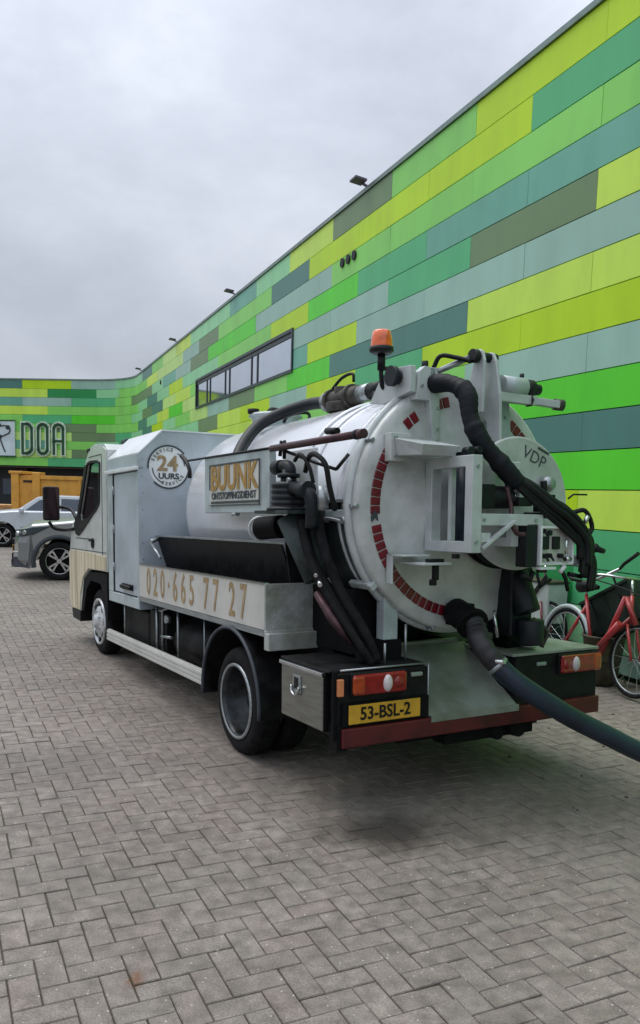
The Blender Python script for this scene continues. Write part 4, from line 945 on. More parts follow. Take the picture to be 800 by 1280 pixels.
# shelf bracket at the upper left of the door
b = MB(); b.box(.42, .56, .10, .17, 2.0, 2.16); b.build('bracket_plate', M['door'], TK, .004)
b = MB(); b.add([(.44, .10, 2.13), (.44, -.18, 2.075), (.70, -.18, 2.075), (.70, .10, 2.13), (.46, .10, 2.03), (.46, -.14, 2.02), (.68, -.14, 2.02), (.68, .10, 2.03)], [(0, 1, 2, 3), (0, 1, 5, 4), (2, 3, 7, 6), (1, 2, 6, 5), (4, 5, 6, 7), (0, 3, 7, 4)]); b.build('shelf_bracket', M['frame'], TK, .003)
b = MB(); b.box(.44, .62, -.02, .14, 1.46, 1.47); b.box(.50, .70, -.12, .12, 1.415, 1.43); b.box(.44, .45, .1, .16, 1.3, 1.47); b.build('door_step', M['frame'], TK, .003)
b = MB(); b.box(.60, .625, -.10, -.06, 1.33, 1.43); b.box(.575, .61, -.10, -.07, 1.30, 1.335); b.box(.66, .69, -.2, -.16, 1.455, 1.48); b.box(.56, .66, -.10, -.05, 1.43, 1.45); b.build('latch_hook', M['dirtyblack'], TK, .004)
b = MB(); b.cyl((.74, -.22, 2.05), (.74, -.16, 2.05), .025, 8); b.cyl((.80, -.22, 2.06), (.80, -.12, 2.06), .022, 8); b.cyl((.87, -.22, 2.05), (.87, -.14, 2.05), .025, 8); b.box(.70, .92, -.2, -.13, 2.025, 2.045); b.each('top_fitting', M['pump'], TK)
# hinge gear on top
b = MB(); b.prism([(.60, 2.36), (.62, 2.52), (.66, 2.555), (.74, 2.55), (.77, 2.5), (.775, 2.14), (.735, 2.12), (.72, 2.2), (.70, 2.36)], (.12, .17), 'XZ'); b.build('hinge_plate', M['frame'], TK, .004)
b = MB(); b.prism([(.12, 2.40), (.40, 2.36), (.55, 2.38), (.42, 2.53), (.30, 2.56), (.12, 2.55)], (.56, .60)); b.prism([(.12, 2.40), (.40, 2.36), (.55, 2.38), (.42, 2.53), (.30, 2.56), (.12, 2.55)], (.70, .74)); b.each('hinge_cheek', M['frame'], TK, .004)
b = MB(); b.cyl((.52, .24, 2.50), (.80, .24, 2.50), .045, 16); b.cyl((.50, .24, 2.5), (.53, .24, 2.5), .06, 16); b.build('hinge_pin', M['pump'], TK)
b = MB(); b.prism([(.20, 2.30), (.10, 2.52), (.06, 2.65), (.03, 2.67), (.0, 2.655), (-.02, 2.60), (-.01, 2.30)], (.98, 1.0)); b.build('lifting_ear', M['frame'], TK, .005)
b = MB(); b.prism([(.10, 2.30), (.07, 2.62), (.04, 2.66), (-.0, 2.65), (-.03, 2.6), (-.07, 2.40), (-.08, 2.12), (.02, 2.10), (.04, 2.25)], (1.06, 1.08)); b.build('lifting_ear', M['frame'], TK, .005)
b = MB(); b.cyl((.94, .03, 2.625), (1.11, .03, 2.625), .028, 14); b.cyl((.93, .03, 2.625), (.965, .03, 2.625), .04, 14); b.build('ear_pin', M['pump'], TK)
b = MB(); b.cyl((.72, .26, 2.50), (.94, .06, 2.62), .018, 10); b.cyl((.70, .28, 2.49), (.80, .18, 2.545), .032, 12); b.build('lift_ram', M['alu'], TK)
b = MB(); b.tube(smooth_path([(.78, .2, 2.56), (.80, .16, 2.63), (.86, .1, 2.62), (.92, .02, 2.59)], 5), .014, 8); b.cyl((.72, .2, 2.55), (.72, .2, 2.6), .02, 8); b.each('ram_hose', M['black'], TK)
b = MB(); b.prism([(1.14, 2.39), (1.29, 2.39), (1.32, 2.1), (1.32, 1.98), (1.14, 1.98)], (.10, .14), 'XZ'); b.build('right_gusset', M['greywhite'], TK, .004)
b = MB(); b.beam((1.10, .02, 2.405), (1.42, .02, 2.40), .05, .055); b.beam((1.42, .02, 2.40), (1.58, -.02, 2.385), .045, .045); am = b.build('swing_arm', M['frame'], TK, .004)
b = MB(); b.cyl((1.56, .0, 2.39), (1.62, -.02, 2.385), .035, 10); b.cyl((1.37, .02, 2.40), (1.38, .02, 2.40), .04, 6); b.build('arm_tip', M['brown'], am)
b = MB(); b.cyl((1.16, .04, 2.475), (1.34, .04, 2.475), .062, 16); cy = b.build('winch_motor', M['greywhite'], TK)
b = MB(); b.cyl((1.34, .04, 2.475), (1.41, .04, 2.475), .055, 16); b.cyl((1.41, .04, 2.475), (1.47, .04, 2.475), .034, 12); b.cyl((1.33, .04, 2.53), (1.33, .04, 2.56), .014, 8); b.build('motor_cap', M['pump'], cy)
b = MB(); b.box(1.10, 1.14, .02, .08, 2.43, 2.52); b.build('motor_flange', M['pump'], cy)
# small hydraulic motor
b = MB(); b.cyl((.78, -.16, 1.80), (1.04, -.20, 1.80), .065, 18); b.box(.80, .90, -.24, -.12, 1.735, 1.87); mo = b.build('reel_motor', M['black'], TK, .006)
b = MB(); p, q = V((1.04, -.20, 1.80)), V((1.055, -.203, 1.80)); b.tube([p + V((0, .045 * math.cos(a), .045 * math.sin(a))) for a in [2 * math.pi * k / 18 for k in range(18)]], .014, 8, closed=True); b.cyl(p, q, .02, 10); b.build('motor_ring', M['chrome'], mo)
# bolts on brackets
bolt = None
for x, y, z in ((.76, .118, 2.2), (.76, .118, 2.32), (.64, .118, 2.44), (.70, .118, 2.50), (1.18, .098, 2.05), (1.28, .098, 2.05), (1.18, .098, 2.3), (1.26, .098, 2.3), (.45, .098, 2.135), (.45, .098, 2.03),
                (.70, -.322, 1.96), (.70, -.322, 1.55), (.76, -.312, 1.672), (1.14, -.312, 1.672), (1.12, -.103, 1.62), (1.28, -.103, 1.52), (1.44, -.103, 1.60), (1.50, -.103, 1.80)):
    if bolt is None:
        bolt = MB().cyl((0, .004, 0), (0, -.008, 0), .010, 6).build('bolt', M['alu'], TK); bolt.location = (x, y, z)
    else: share(bolt, 'bolt', TK, (x, y, z))
for k in range(9):
    for x in (.035, 1.0, 1.965): share(bolt, 'rivet', TK, (x, 3.4985, 1.0 + k * .15)).scale = (.6, .6, .6)
for k in range(12): o = share(bolt, 'rivet', TK, (-.001, 1.0 + k * .22, .943)); o.rotation_euler = (0, 0, -R(90)); o.scale = (.7, .5, .7)
# control box
cb = MB(); cb.holed([(1.165, 1.415), (1.43, 1.415), (1.43, 1.64), (1.165, 1.64)], [(1.18, 1.43), (1.415, 1.43), (1.415, 1.625), (1.18, 1.625)], (-.33, -.20), 'XZ'); cb = cb.build('control_box', M['white'], TK, .003)
b = MB(); b.box(1.18, 1.415, -.30, -.29, 1.43, 1.625); b.build('control_panel', M['numpanel'], cb)
b = MB()
for x in (1.215, 1.30): b.box(x - .022, x + .03, -.318, -.30, 1.505, 1.58)
b.box(1.24, 1.27, -.316, -.30, 1.585, 1.615); b.each('gauge_block', M['pump'], cb, .004)
b = MB()
for x, z in ((1.205, 1.468), (1.245, 1.47), (1.335, 1.468), (1.195, 1.61)): b.cyl((x, -.33, z), (x, -.30, z), .014, 10); b.tube([(x, -.33, z), (x + .01, -.345, z - .03)], .007, 6)
b.each('control_knob', M['black'], cb)
b = MB(); b.cyl((1.365, -.33, 1.47), (1.365, -.33, 1.565), .009, 8); b.cyl((1.35, -.34, 1.45), (1.39, -.34, 1.45), .014, 8); b.build('control_lever', M['chrome'], cb)
box('control_side', 'pump', 1.075, 1.16, -.31, -.22, 1.405, 1.655)
b = MB(); b.box(1.17, 1.29, -.33, -.28, 1.39, 1.405); b.cyl((1.33, -.32, 1.37), (1.36, -.33, 1.41), .014, 8); b.build('box_trim', M['white'], TK)
# levers right of the control box
b = MB(); b.box(1.46, 1.60, -.30, -.25, 1.42, 1.46); b.box(1.50, 1.56, -.30, -.24, 1.40, 1.47); b.tube([(1.54, -.28, 1.45), (1.63, -.3, 1.51)], .012, 8); lv = b.build('lever_block', M['greywhite'], TK, .004)
b = MB(); b.tube([(1.63, -.30, 1.51), (1.70, -.31, 1.49)], [.022, .016], 8); b.cyl((1.62, -.29, 1.50), (1.655, -.30, 1.515), .026, 8); b.build('lever_grip', M['black'], lv)
b = MB(); b.tube([(1.36, -.30, 1.39), (1.40, -.30, 1.33), (1.42, -.3, 1.26)], .012, 6); b.tube([(1.42, -.3, 1.36), (1.52, -.31, 1.34)], .014, 6); b.tube([(1.17, -.3, 1.37), (1.20, -.3, 1.29), (1.28, -.3, 1.33)], .01, 6); b.tube([(1.08, -.28, 1.36), (1.14, -.28, 1.33), (1.16, -.28, 1.38)], .016, 6); b.each('loose_cable', M['black'], TK)
# wrapped hydraulic bundle
hp = smooth_path([(.72, .18, 2.46), (.76, .02, 2.45), (.79, -.10, 2.38), (.79, -.14, 2.24), (.83, -.18, 2.12), (.92, -.22, 2.01), (1.03, -.26, 1.89), (1.17, -.28, 1.79), (1.32, -.30, 1.70), (1.42, -.32, 1.60), (1.45, -.32, 1.48)], 10)
rs = [(.052 + .0014 * math.sin(i * 2.3) + .004 * math.sin(i * .37) + (.006 if i % 17 in (0, 1) else 0)) for i in range(len(hp))]
b = MB(); b.tube(hp[:62], rs[:62], 14); b.build('wrapped_hose_bundle', M['corr'], TK)
rh = random.Random(9)
for k in range(11):
    o_ = V((rh.uniform(-.045, .045), rh.uniform(-.03, .03), rh.uniform(-.045, .045)))
    pts = [hp[58] + o_ * .3, V((1.10, -.27, 1.86)) + o_, V((1.24, -.30, 1.76)) + o_ * 1.3, V((1.36, -.31, 1.69)) + o_ * 1.5, V((1.46 + k * .01, -.33, 1.60 - k * .012)) + o_, V((1.48 + k * .008, -.33, 1.48 - k * .02)) + o_]
    b = MB(); b.tube(smooth_path(pts, 6), .017 if k % 3 else .024, 8); b.build('hydraulic_hose', M['black'], TK)
b = MB(); b.tube(smooth_path([(.98, -.24, 1.86), (.99, -.27, 1.74), (.97, -.3, 1.66), (.99, -.32, 1.60), (1.04, -.33, 1.59)], 6), .014, 8); b.build('bare_hose', M['rust'], TK)
b = MB(); b.tube([(1.0, -.24, 1.96), (.99, -.24, 1.82), (1.03, -.26, 1.78)], .022, 8); b.box(1.02, 1.12, -.30, -.22, 1.75, 1.80); b.box(1.22, 1.30, -.30, -.2, 1.72, 1.82); b.cyl((1.25, -.26, 1.82), (1.24, -.26, 1.90), .02, 8); b.cyl((1.10, -.26, 1.70), (1.32, -.3, 1.70), .018, 8); b.build('pipe_tee', M['black'], TK, .004)
b = MB(); b.tube([(1.40, -.3, 1.80), (1.44, -.3, 1.825), (1.53, -.32, 1.825)], .006, 6); b.build('antenna_wire', M['black'], TK)
b = MB(); b.tube(smooth_path([(1.44, -.3, 1.72), (1.52, -.32, 1.73), (1.57, -.33, 1.64), (1.54, -.33, 1.58)], 6), .014, 8); b.tube(smooth_path([(1.46, -.3, 1.66), (1.55, -.32, 1.6), (1.58, -.33, 1.52), (1.5, -.33, 1.44)], 6), .012, 8); b.each('hose_loop', M['black'], TK)
b = MB(); b.cyl((1.50, -.34, 1.66), (1.52, -.34, 1.70), .014, 8); b.cyl((1.46, -.34, 1.60), (1.49, -.34, 1.61), .012, 8); b.cyl((1.30, -.33, 1.68), (1.36, -.33, 1.67), .012, 8); b.each('hose_ferrule', M['chrome'], TK)
# beacon
bs = MB(); bs.tube(smooth_path([(.62, .40, 2.45), (.56, .40, 2.46), (.545, .40, 2.53), (.545, .40, 2.60)], 5), .014, 8); bs.cyl((.545, .4, 2.56), (.545, .4, 2.66), .024, 12); bs.cyl((.55, .4, 2.57), (.60, .4, 2.575), .014, 8); bs = bs.build('beacon_stand', M['black'], TK)
b = MB(); b.lathe([(0, 2.655), (.05, 2.655), (.073, 2.67), (.073, 2.695), (.06, 2.70)], 24, 'Z', (.545, .40, 0)); b.build('beacon_base', M['pump'], bs)
b = MB(); b.lathe([(.066, 2.698), (.063, 2.74), (.056, 2.785), (.045, 2.795), (0.001, 2.797)], 24, 'Z', (.545, .40, 0)); b.build('beacon_lens', M['beaconglass'], bs)
# outlet and lower right gear
b = MB(); b.cyl((.93, .14, 1.12), (.92, -.06, 1.06), .085, 18); b.cyl((.92, -.03, 1.07), (.915, -.06, 1.055), .10, 18); b.box(.86, 1.0, .03, .14, 1.04, 1.17); ov = b.build('outlet_valve', M['chassis'], TK, .008)
b = MB(); b.tube([(1.10, -.02, 1.13), (1.11, -.05, .97)], .010, 8); b.build('valve_rod', M['chrome'], ov)
b = MB(); b.box(1.30, 1.48, .05, .30, .95, 1.38); b.cyl((1.40, .0, 1.10), (1.38, .10, 1.34), .08, 12); b.cyl((1.42, .0, .90), (1.42, .0, 1.06), .085, 14); b.box(1.36, 1.5, .1, .3, 1.28, 1.44); b.build('actuator', M['pump'], TK, .012)
b = MB(); b.tube([(1.36, .06, 1.44), (1.46, .02, 1.50)], .02, 8); b.tube(smooth_path([(1.44, .0, 1.06), (1.52, -.04, .98), (1.5, -.02, .88)], 5), .014, 8); b.cyl((1.50, .04, 1.36), (1.56, .02, 1.36), .016, 8); b.each('actuator_pipe', M['brown'], TK)
b = MB(); b.cyl((1.52, .2, .88), (1.62, .2, .88), .02, 10); b.lathe([(.0, 0), (.05, .0), (.06, .012), (.04, .02)], 14, 'Z', (1.52, .12, .86)); b.each('bright_cap', M['chrome'], TK)

# suction hose: from the outlet over the step down onto the ground at the right
def L2W(p): return up_w(p)
hs_ = [L2W((.92, -.04, 1.08)), L2W((.92, -.08, 1.03))]
hosep = smooth_path(hs_ + [V((0.930, 4.680, 0.974)), V((1.005, 4.640, 0.876)), V((1.120, 4.620, 0.772)), V((1.307, 4.640, 0.651)), V((1.517, 4.700, 0.527)), V((1.743, 4.790, 0.410)), V((1.985, 4.900, 0.284)), V((2.231, 5.000, 0.182)), V((2.5, 5.1, .10)), V((2.9, 5.2, .062)), V((3.6, 5.0, .062)), V((4.6, 4.3, .062))], 8)
suc = empty('suction_hose', hosep[-1].to_tuple(), 0, 'thick blue black suction hose curving from the tank outlet to the ground at right', 'hose')
XH = Matrix.Translation(-V(suc.location))
b = MB(); b.tube(hosep[26:], .060, 18); b.build('hose_tube', M['hose'], suc, xf=XH)
cp = hosep[0:27]; b = MB(); b.tube(cp, [.060 + (.004 if (i // 2) % 2 else 0) for i in range(len(cp))], 16); b.build('coupling', M['coupl'], suc, xf=XH)
b = MB(); q = hosep[26]; t_ = (hosep[27] - hosep[25]).normalized(); b.cyl(q - t_ * .012, q + t_ * .012, .066, 18); b.build('hose_clamp', M['alu'], suc, xf=XH)
b = MB(); b.cyl(q + V((-.03, -.05, .035)), q + V((.03, -.06, .03)), .016, 8); b.build('clamp_bolt', M['chrome'], suc, xf=XH)

# ------------------------------------------------------------------ things by the green wall
def bicycle(name, label, origin, heading, lean, fm, fender=None, rear_rack=False, group=None, turned=None, step=False):
    e0 = empty(name, origin.to_tuple(), 0, label, 'bicycle', group)
    z = V((0, 0, 1)); X = heading.normalized(); Yp = z.cross(X)
    Zl = (z * math.cos(lean) - wn * -math.sin(lean)).normalized(); Zl = (z * math.cos(lean) + wn * math.sin(lean)).normalized(); Yl = Zl.cross(X)
    def P(x, y, h): return X * x + Yl * y + Zl * h
    def tb_(nm, pts, r_, mm_, par=e0, closed=False): b = MB(); b.tube([P(*p) for p in pts], r_, 8, closed=closed); return b.build(nm, M[mm_], par)
    fr = MB()
    for pts in ([(.0, 0, .34), (.42, 0, .30)], [(.42, 0, .30), (.22, 0, .85)], [(0, 0, .34), (.26, 0, .76)], [(.42, 0, .30), (.88, 0, .72)], [(.90, 0, .66), (.85, 0, .92)]) + (() if step else ([(.26, 0, .72), (.86, 0, .84)],)):
        fr.tube([P(*p) for p in pts], .019, 8)
    fr.build('bicycle_frame', M[fm], e0)
    tb_('fork', [(.90, .05, .66), (1.02, .055, .34)], .014, fm); tb_('fork', [(.90, -.05, .66), (1.02, -.055, .34)], .014, fm)
    tb_('stem', [(.85, 0, .92), (.83, 0, 1.06)], .014, 'chrome')
    if turned:
        b = MB(); b.tube([origin + V(q) for q in turned], .013, 8); hb_ = b.build('handlebar', M['chrome'], e0, xf=Matrix.Translation(-origin) if 0 else None)
    else:
        hb_ = tb_('handlebar', [tuple(p) for p in smooth_path([(.60, .30, 1.06), (.70, .27, 1.08), (.86, .15, 1.08), (.86, -.15, 1.08), (.70, -.27, 1.08), (.60, -.30, 1.06)], 4)], .012, 'chrome')
        tb_('grip', [(.56, .31, 1.055), (.68, .275, 1.075)], .018, 'black', hb_); tb_('grip', [(.56, -.31, 1.055), (.68, -.275, 1.075)], .018, 'black', hb_)
    b = MB(); b.tube([P(.12, 0, .93), P(.22, 0, .94), P(.38, 0, .945)], [.07, .06, .02], 10); b.build('saddle', M['black'], e0)
    tb_('seat_post', [(.22, 0, .85), (.21, 0, .93)], .013, 'chrome')
    for cx_ in (0, 1.02):
        wl = tb_('wheel', [(cx_ + .325 * math.cos(a), 0, .34 + .325 * math.sin(a)) for a in [2 * math.pi * k / 28 for k in range(28)]], .018, 'rubber', closed=True)
        b = MB()
        for k in range(14):
            a = 2 * math.pi * k / 14; b.tube([P(cx_, .02 if k % 2 else -.02, .34), P(cx_ + .31 * math.cos(a), 0, .34 + .31 * math.sin(a))], .0022, 4, caps=False)
        b.build('spokes', M['chrome'], wl)
        tb_('wheel_rim', [(cx_ + .30 * math.cos(a), 0, .34 + .30 * math.sin(a)) for a in [2 * math.pi * k / 28 for k in range(28)]], .010, 'alu', wl, closed=True)
    if fender:
        for cx_, a0, a1 in ((0, 20, 175),):
            tb_('mudguard', [(cx_ + .365 * math.cos(R(a)), 0, .34 + .365 * math.sin(R(a))) for a in range(a0, a1, 8)], .026, fender)
    tb_('crank', [(.42, .08, .30), (.42, .1, .14)], .01, 'alu'); b = MB(); b.cyl(P(.42, .03, .3), P(.42, .04, .3), .09, 18); b.build('chain_wheel', M['dirtyblack'], e0)
    if rear_rack: tb_('rack', [(-.3, .07, .74), (.2, .07, .76), (.2, -.07, .76), (-.3, -.07, .74)], .009, 'black', closed=True)
    return e0, P
OB = W(6.88, .52, .022)
def Q(s_, off, z): return W(s_, off, z) - OB
bk, P1 = bicycle('bicycle', 'red bicycle with big dark crate and turned handlebar, leaning on the green wall', OB, -wd, .10, 'redbike', 'greywhite', step=True)
b = MB(); b.tube([Q(6.52, .6, 1.02), Q(6.30, .6, 1.07), Q(6.02, .6, 1.19)], .015, 8); hb1 = b.build('handlebar', M['chrome'], bk)
b = MB(); b.tube([Q(6.02, .6, 1.19), Q(5.97, .6, 1.24), Q(5.80, .6, 1.35)], [.013, .016, .019], 8); b.build('grip', M['black'], hb1)
b = MB(); b.tube([Q(6.52, .6, 1.02), Q(6.66, .62, 1.03), Q(6.72, .62, 1.07)], [.013, .019, .019], 8); b.build('grip', M['black'], hb1)
b = MB(); b.tube([Q(6.13, .58, 1.12), Q(6.05, .55, .94), Q(6.0, .52, .88)], .012, 8); b.build('handlebar_stem', M['dirtyblack'], bk)
b = MB(); b.tube(smooth_path([Q(6.45, .62, 1.08), Q(6.2, .66, 1.06), Q(5.9, .66, 1.03), Q(5.6, .6, .95)], 5), .006, 5); b.build('brake_cable', M['black'], bk)
b = MB(); b.tube([Q(6.0, .53, .93), Q(6.27, .55, .34)], .026, 8); b.tube([Q(5.99, .53, .93), Q(5.84, .53, .70)], .024, 8); b.tube([Q(6.02, .56, .69), Q(6.27, .58, .41)], .03, 8); b.each('frame_tube', M['redbike'], bk)
c_bl, c_br, c_tl, c_tr = Q(6.63, .34, .40), Q(5.98, .34, .72), Q(6.88, .34, .76), Q(6.14, .34, 1.07)
dp = wn * .28
def slab(b, a, e1, e2, t): b.obox(a, e1, e2, t)
b = MB(); ax = c_br - c_bl; up_ = c_tl - c_bl
b.obox(c_bl, ax, dp.normalized() * .015, up_); b.obox(c_bl + dp, ax, -dp.normalized() * .015, up_); b.obox(c_bl, ax, dp, up_.normalized() * .015); b.obox(c_bl, ax.normalized() * .015, dp, up_); b.obox(c_br, ax.normalized() * .015, dp, up_)
crt = b.build('front_crate', M['crate'], bk)
b = MB()
for k in (.22, .5, .78): b.obox(c_bl + ax * k - dp.normalized() * .012, ax.normalized() * .014, dp.normalized() * .012, up_ * .92)
for k in (.05, .92): b.obox(c_bl + up_ * k - dp.normalized() * .016, ax, dp.normalized() * .014, up_ * .06)
b.each('crate_rib', M['crate'], crt)
M['redbike2'] = mat('dark_red_bike_paint', '#6a1c26', .35, coat=.4, var=.15)
bk2, P2 = bicycle('bicycle', 'dark red bicycle half hidden behind the right rear corner of the truck', W(8.45, .34, .022), -wd, .10, 'redbike2', None, True)
bkt = MB(); c0 = W(6.42, .26, .02); bkt.lathe([(.0, 0), (.13, 0), (.165, .22), (.172, .22), (.175, .25), (.20, .46), (.212, .46), (.212, .48), (.195, .48), (.17, .25), (.15, .03), (0, .03)], 28, 'Z')
bkt = bkt.build('bucket', M['bucket']); bkt.location = c0 - V((.1, .0, 0)); tag(bkt, 'olive brown round bucket planter on the ground under the red bicycle', 'bucket')
ub = empty('utility_cabinet', W(7.72, .05, .022).to_tuple(), math.atan2(wd.y, wd.x), 'pale white box cabinet with dark strap against the green wall behind the truck', 'cabinet')
b = MB(); b.box(-.28, .30, 0, .26, .42, .86); b.build('housing', M['cabinetwhite'], ub, .012)
b = MB(); b.box(-.30, .32, -.01, .28, .865, .89); b.build('lid', M['bucket'], ub, .006)
b = MB(); b.box(-.26, .28, .02, .24, .0, .42); b.build('plinth', M['frame_dark'], ub, .01)
b = MB(); b.beam((-.26, .275, .95), (.26, .275, .45), .012, .05); b.build('strap', M['black'], ub)
# weeds
b = MB(); rw = random.Random(4)
for k in range(420):
    if k < 260: c = W(6.95 + rw.gauss(0, .28), rw.uniform(.02, .45), .015)
    else: c = W(rw.uniform(2, 20), rw.uniform(.0, .14), .02)
    h = rw.uniform(.03, .11); a = rw.uniform(0, 6.28); d = V((math.cos(a), math.sin(a), 0)); s_ = V((-d.y, d.x, 0)) * rw.uniform(.006, .016)
    b.add([c - s_, c + s_, c + d * h * .4 + V((0, 0, h * .7)) + s_ * .7, c + d * h * .9 + V((0, 0, h))], [(0, 1, 2, 3)])
tag(b.build('weeds', M['leaf']), 'tufts of green weeds along the foot of the wall', 'weeds', None, 'stuff')
# pebbles
rw = random.Random(8)
b = MB()
for k in range(26):
    x, y = rw.uniform(1.2, 2.6), rw.uniform(4.6, 8.5); r_ = rw.uniform(.006, .016)
    b.lathe([(.0001, -r_ * .6), (r_, 0), (.0001, r_ * .6)], 6, 'Z', (x, y, .004), smooth=False)
tag(b.build('pebbles', M['brown']), 'scattered small stones and leaves on the paving behind the truck', 'pebbles', None, 'stuff')

# ------------------------------------------------------------------ cars
def car(name, label, origin, heading, paint, clad=False, L=4.2, Wd=1.78, Hh=1.58, plate=True):
    """x forward, y left, z up; origin = centre of front axle on the ground"""
    e0 = empty(name, origin, math.atan2(heading[1], heading[0]), label, 'car', 'cars parked in the yard')
    wb = 2.6; fo = .80; ro = L - wb - fo; r_ = .34
    def arch(cx_): return [(cx_ + .40 * math.cos(R(a)), .34 + .40 * math.sin(R(a))) for a in range(180, -1, -20)]
    side_ = [(-wb - ro, .45), (-wb - ro + .03, .30), (-wb - .42, .24)] + arch(-wb) + [(-wb + .44, .22), (-.44, .22)] + arch(0) + [(.5, .22), (fo - .12, .24), (fo, .36), (fo + .01, .66), (fo - .05, .84), (fo - .35, .99), (-.30, 1.07), (-wb - ro + .1, 1.08), (-wb - ro, .92)]
    n = len(side_); b = MB(); lay_ = [(-Wd / 2 + .0, .93), (-Wd / 2 + .06, 1.0), (Wd / 2 - .06, 1.0), (Wd / 2, .93)]
    vs_ = []
    for y, s_ in ((-Wd / 2, 0), (-Wd / 2 + .05, 1), (-Wd / 4, 2), (0, 3), (Wd / 4, 2), (Wd / 2 - .05, 1), (Wd / 2, 0)):
        for px, pz in side_:
            ins = {0: .06, 1: .02, 2: 0, 3: -.02}[s_]
            q = px
            if px > .5: q = px - {0: .28, 1: .13, 2: .03, 3: 0}[s_]
            if px < -wb - .45: q = px + {0: .2, 1: .08, 2: .02, 3: 0}[s_]
            zz = pz + (0 if pz < .9 else {0: -.05, 1: -.01, 2: .02, 3: .03}[s_])
            vs_.append((q, y, zz))
    f_ = [tuple(range(n)), tuple(range(6 * n, 7 * n))]
    for i in range(6):
        for k in range(n): f_.append((i * n + k, i * n + (k + 1) % n, (i + 1) * n + (k + 1) % n, (i + 1) * n + k))
    b.add(vs_, f_, False); bo = b.build('body', M[paint], e0, .02)
    # greenhouse
    gh = [(-.28, 1.0), (-.95, Hh - .06), (-1.3, Hh), (-2.4, Hh - .02), (-wb - ro + .35, Hh - .12), (-wb - ro + .12, 1.02)]
    b = MB(); vs_ = []
    for y, t_ in ((-Wd / 2 + .07, 0), (Wd / 2 - .07, 0)):
        for px, pz in gh:
            k_ = (pz - 1.0) / (Hh - 1.0); vs_.append((px, y * (1 - .17 * k_), pz))
    m6 = len(gh); b.add(vs_, [tuple(range(m6)), tuple(range(m6, 2 * m6))] + [(k, (k + 1) % m6, m6 + (k + 1) % m6, m6 + k) for k in range(m6)])
    b.build('cabin', M[paint], e0, .03)
    def gpt(px, pz, s_): k_ = (pz - 1.0) / (Hh - 1.0); return V((px, s_ * ((Wd / 2 - .07) * (1 - .17 * k_) + .006), pz))
    for s_ in (-1, 1):
        for poly_ in ([(-.62, 1.07), (-1.02, Hh - .14), (-1.55, Hh - .09), (-1.55, 1.07)], [(-1.62, 1.07), (-1.62, Hh - .09), (-2.45, Hh - .11), (-2.75, Hh - .22), (-2.85, 1.07)]):
            b = MB(); q = [gpt(px, pz, s_) for px, pz in poly_]; q2 = [p + V((0, -s_ * .02, 0)) for p in q]; k4 = len(q)
            b.add(q + q2, [tuple(range(k4)), tuple(range(k4, 2 * k4))] + [(i, (i + 1) % k4, k4 + (i + 1) % k4, k4 + i) for i in range(k4)]); b.build('side_window', M['carglass'], e0)
        b = MB(); b.box(-.62, -.48, s_ * (Wd / 2 + .01) - (.0 if s_ > 0 else .16), s_ * (Wd / 2 + .01) + (.16 if s_ > 0 else 0), 1.02, 1.14); b.build('mirror', M[paint], e0, .03)
    def slope(a, c, half0, half1, nm, mm_):
        b = MB(); d = V((c[0] - a[0], 0, c[1] - a[1])).normalized(); nn = V((-d.z, 0, d.x)) * .008
        if nn.z < 0: nn = -nn
        q = [V((a[0], -half0, a[1])) + nn, V((a[0], half0, a[1])) + nn, V((c[0], half1, c[1])) + nn, V((c[0], -half1, c[1])) + nn]
        b.add(q + [p - nn * 2 for p in q], [(0, 1, 2, 3), (4, 5, 6, 7), (0, 1, 5, 4), (1, 2, 6, 5), (2, 3, 7, 6), (3, 0, 4, 7)]); b.build(nm, M[mm_], e0)
    slope((-.34, 1.04), (-.90, Hh - .10), .74, .64, 'windscreen', 'carglass')
    for s_ in (-1, 1):
        b = MB(); cols_ = [(.14, .918, .955, .965), (.46, .93, .80, .925), (.64, .88, .765, .89), (.765, .47, .765, .865)]
        q = [V((x, s_ * y * Wd / 1.8, z0)) for x, y, z0, z1 in cols_] + [V((x - .02, s_ * (y - .01) * Wd / 1.8, z1)) for x, y, z0, z1 in cols_] + [V((x - .12, s_ * (y - .1) * Wd / 1.8, z0)) for x, y, z0, z1 in cols_]
        b.add(q, [(0, 1, 5, 4), (1, 2, 6, 5), (2, 3, 7, 6), (0, 1, 9, 8), (1, 2, 10, 9), (2, 3, 11, 10), (4, 5, 9, 8), (5, 6, 10, 9), (6, 7, 11, 10)])
        hl = b.build('headlight', M['frame_dark'], e0)
        b = MB(); b.cyl((.64, s_ * .74, .815), (.715, s_ * .76, .815), .04, 12); b.cyl((.54, s_ * .85, .835), (.58, s_ * .915, .835), .038, 12); b.build('lamp_lens', M['chrome'], hl)
    b = MB(); b.box(fo - .02, fo + .02, -.42, .42, .60, .70); b.box(fo - .02, fo + .015, -.55, .55, .30, .46); gr = b.build('grille', M['black'], e0, .01)
    if plate: b = MB(); b.box(fo + .02, fo + .03, -.26, .26, .47, .58); b.build('number_plate', M['plate'], e0)
    if clad:
        b = MB()
        for s_ in (-1, 1):
            for cx_ in (0, -wb):
                pts = [V((cx_ + .43 * math.cos(R(a)), s_ * (Wd / 2 - .02), .34 + .43 * math.sin(R(a)))) for a in range(-15, 196, 12)]; b.tube(pts, .045, 6)
            b.box(-wb + .42, -.42, s_ * (Wd / 2) - .03, s_ * (Wd / 2) + .03, .20, .36)
        b.box(fo - .18, fo + .03, -.50, .50, .20, .34); b.each('cladding', M['carclad'], e0, .01)
        b = MB()
        for s_ in (-1, 1): b.obox((fo - .30, s_ * .86, .22), (.27, -s_ * .34, 0), (.03, s_ * .03, 0), (0, 0, .22))
        b.each('bumper_corner', M['carclad'], e0, .01)
        b = MB(); b.box(fo - .02, fo + .04, -.5, .5, .20, .235)
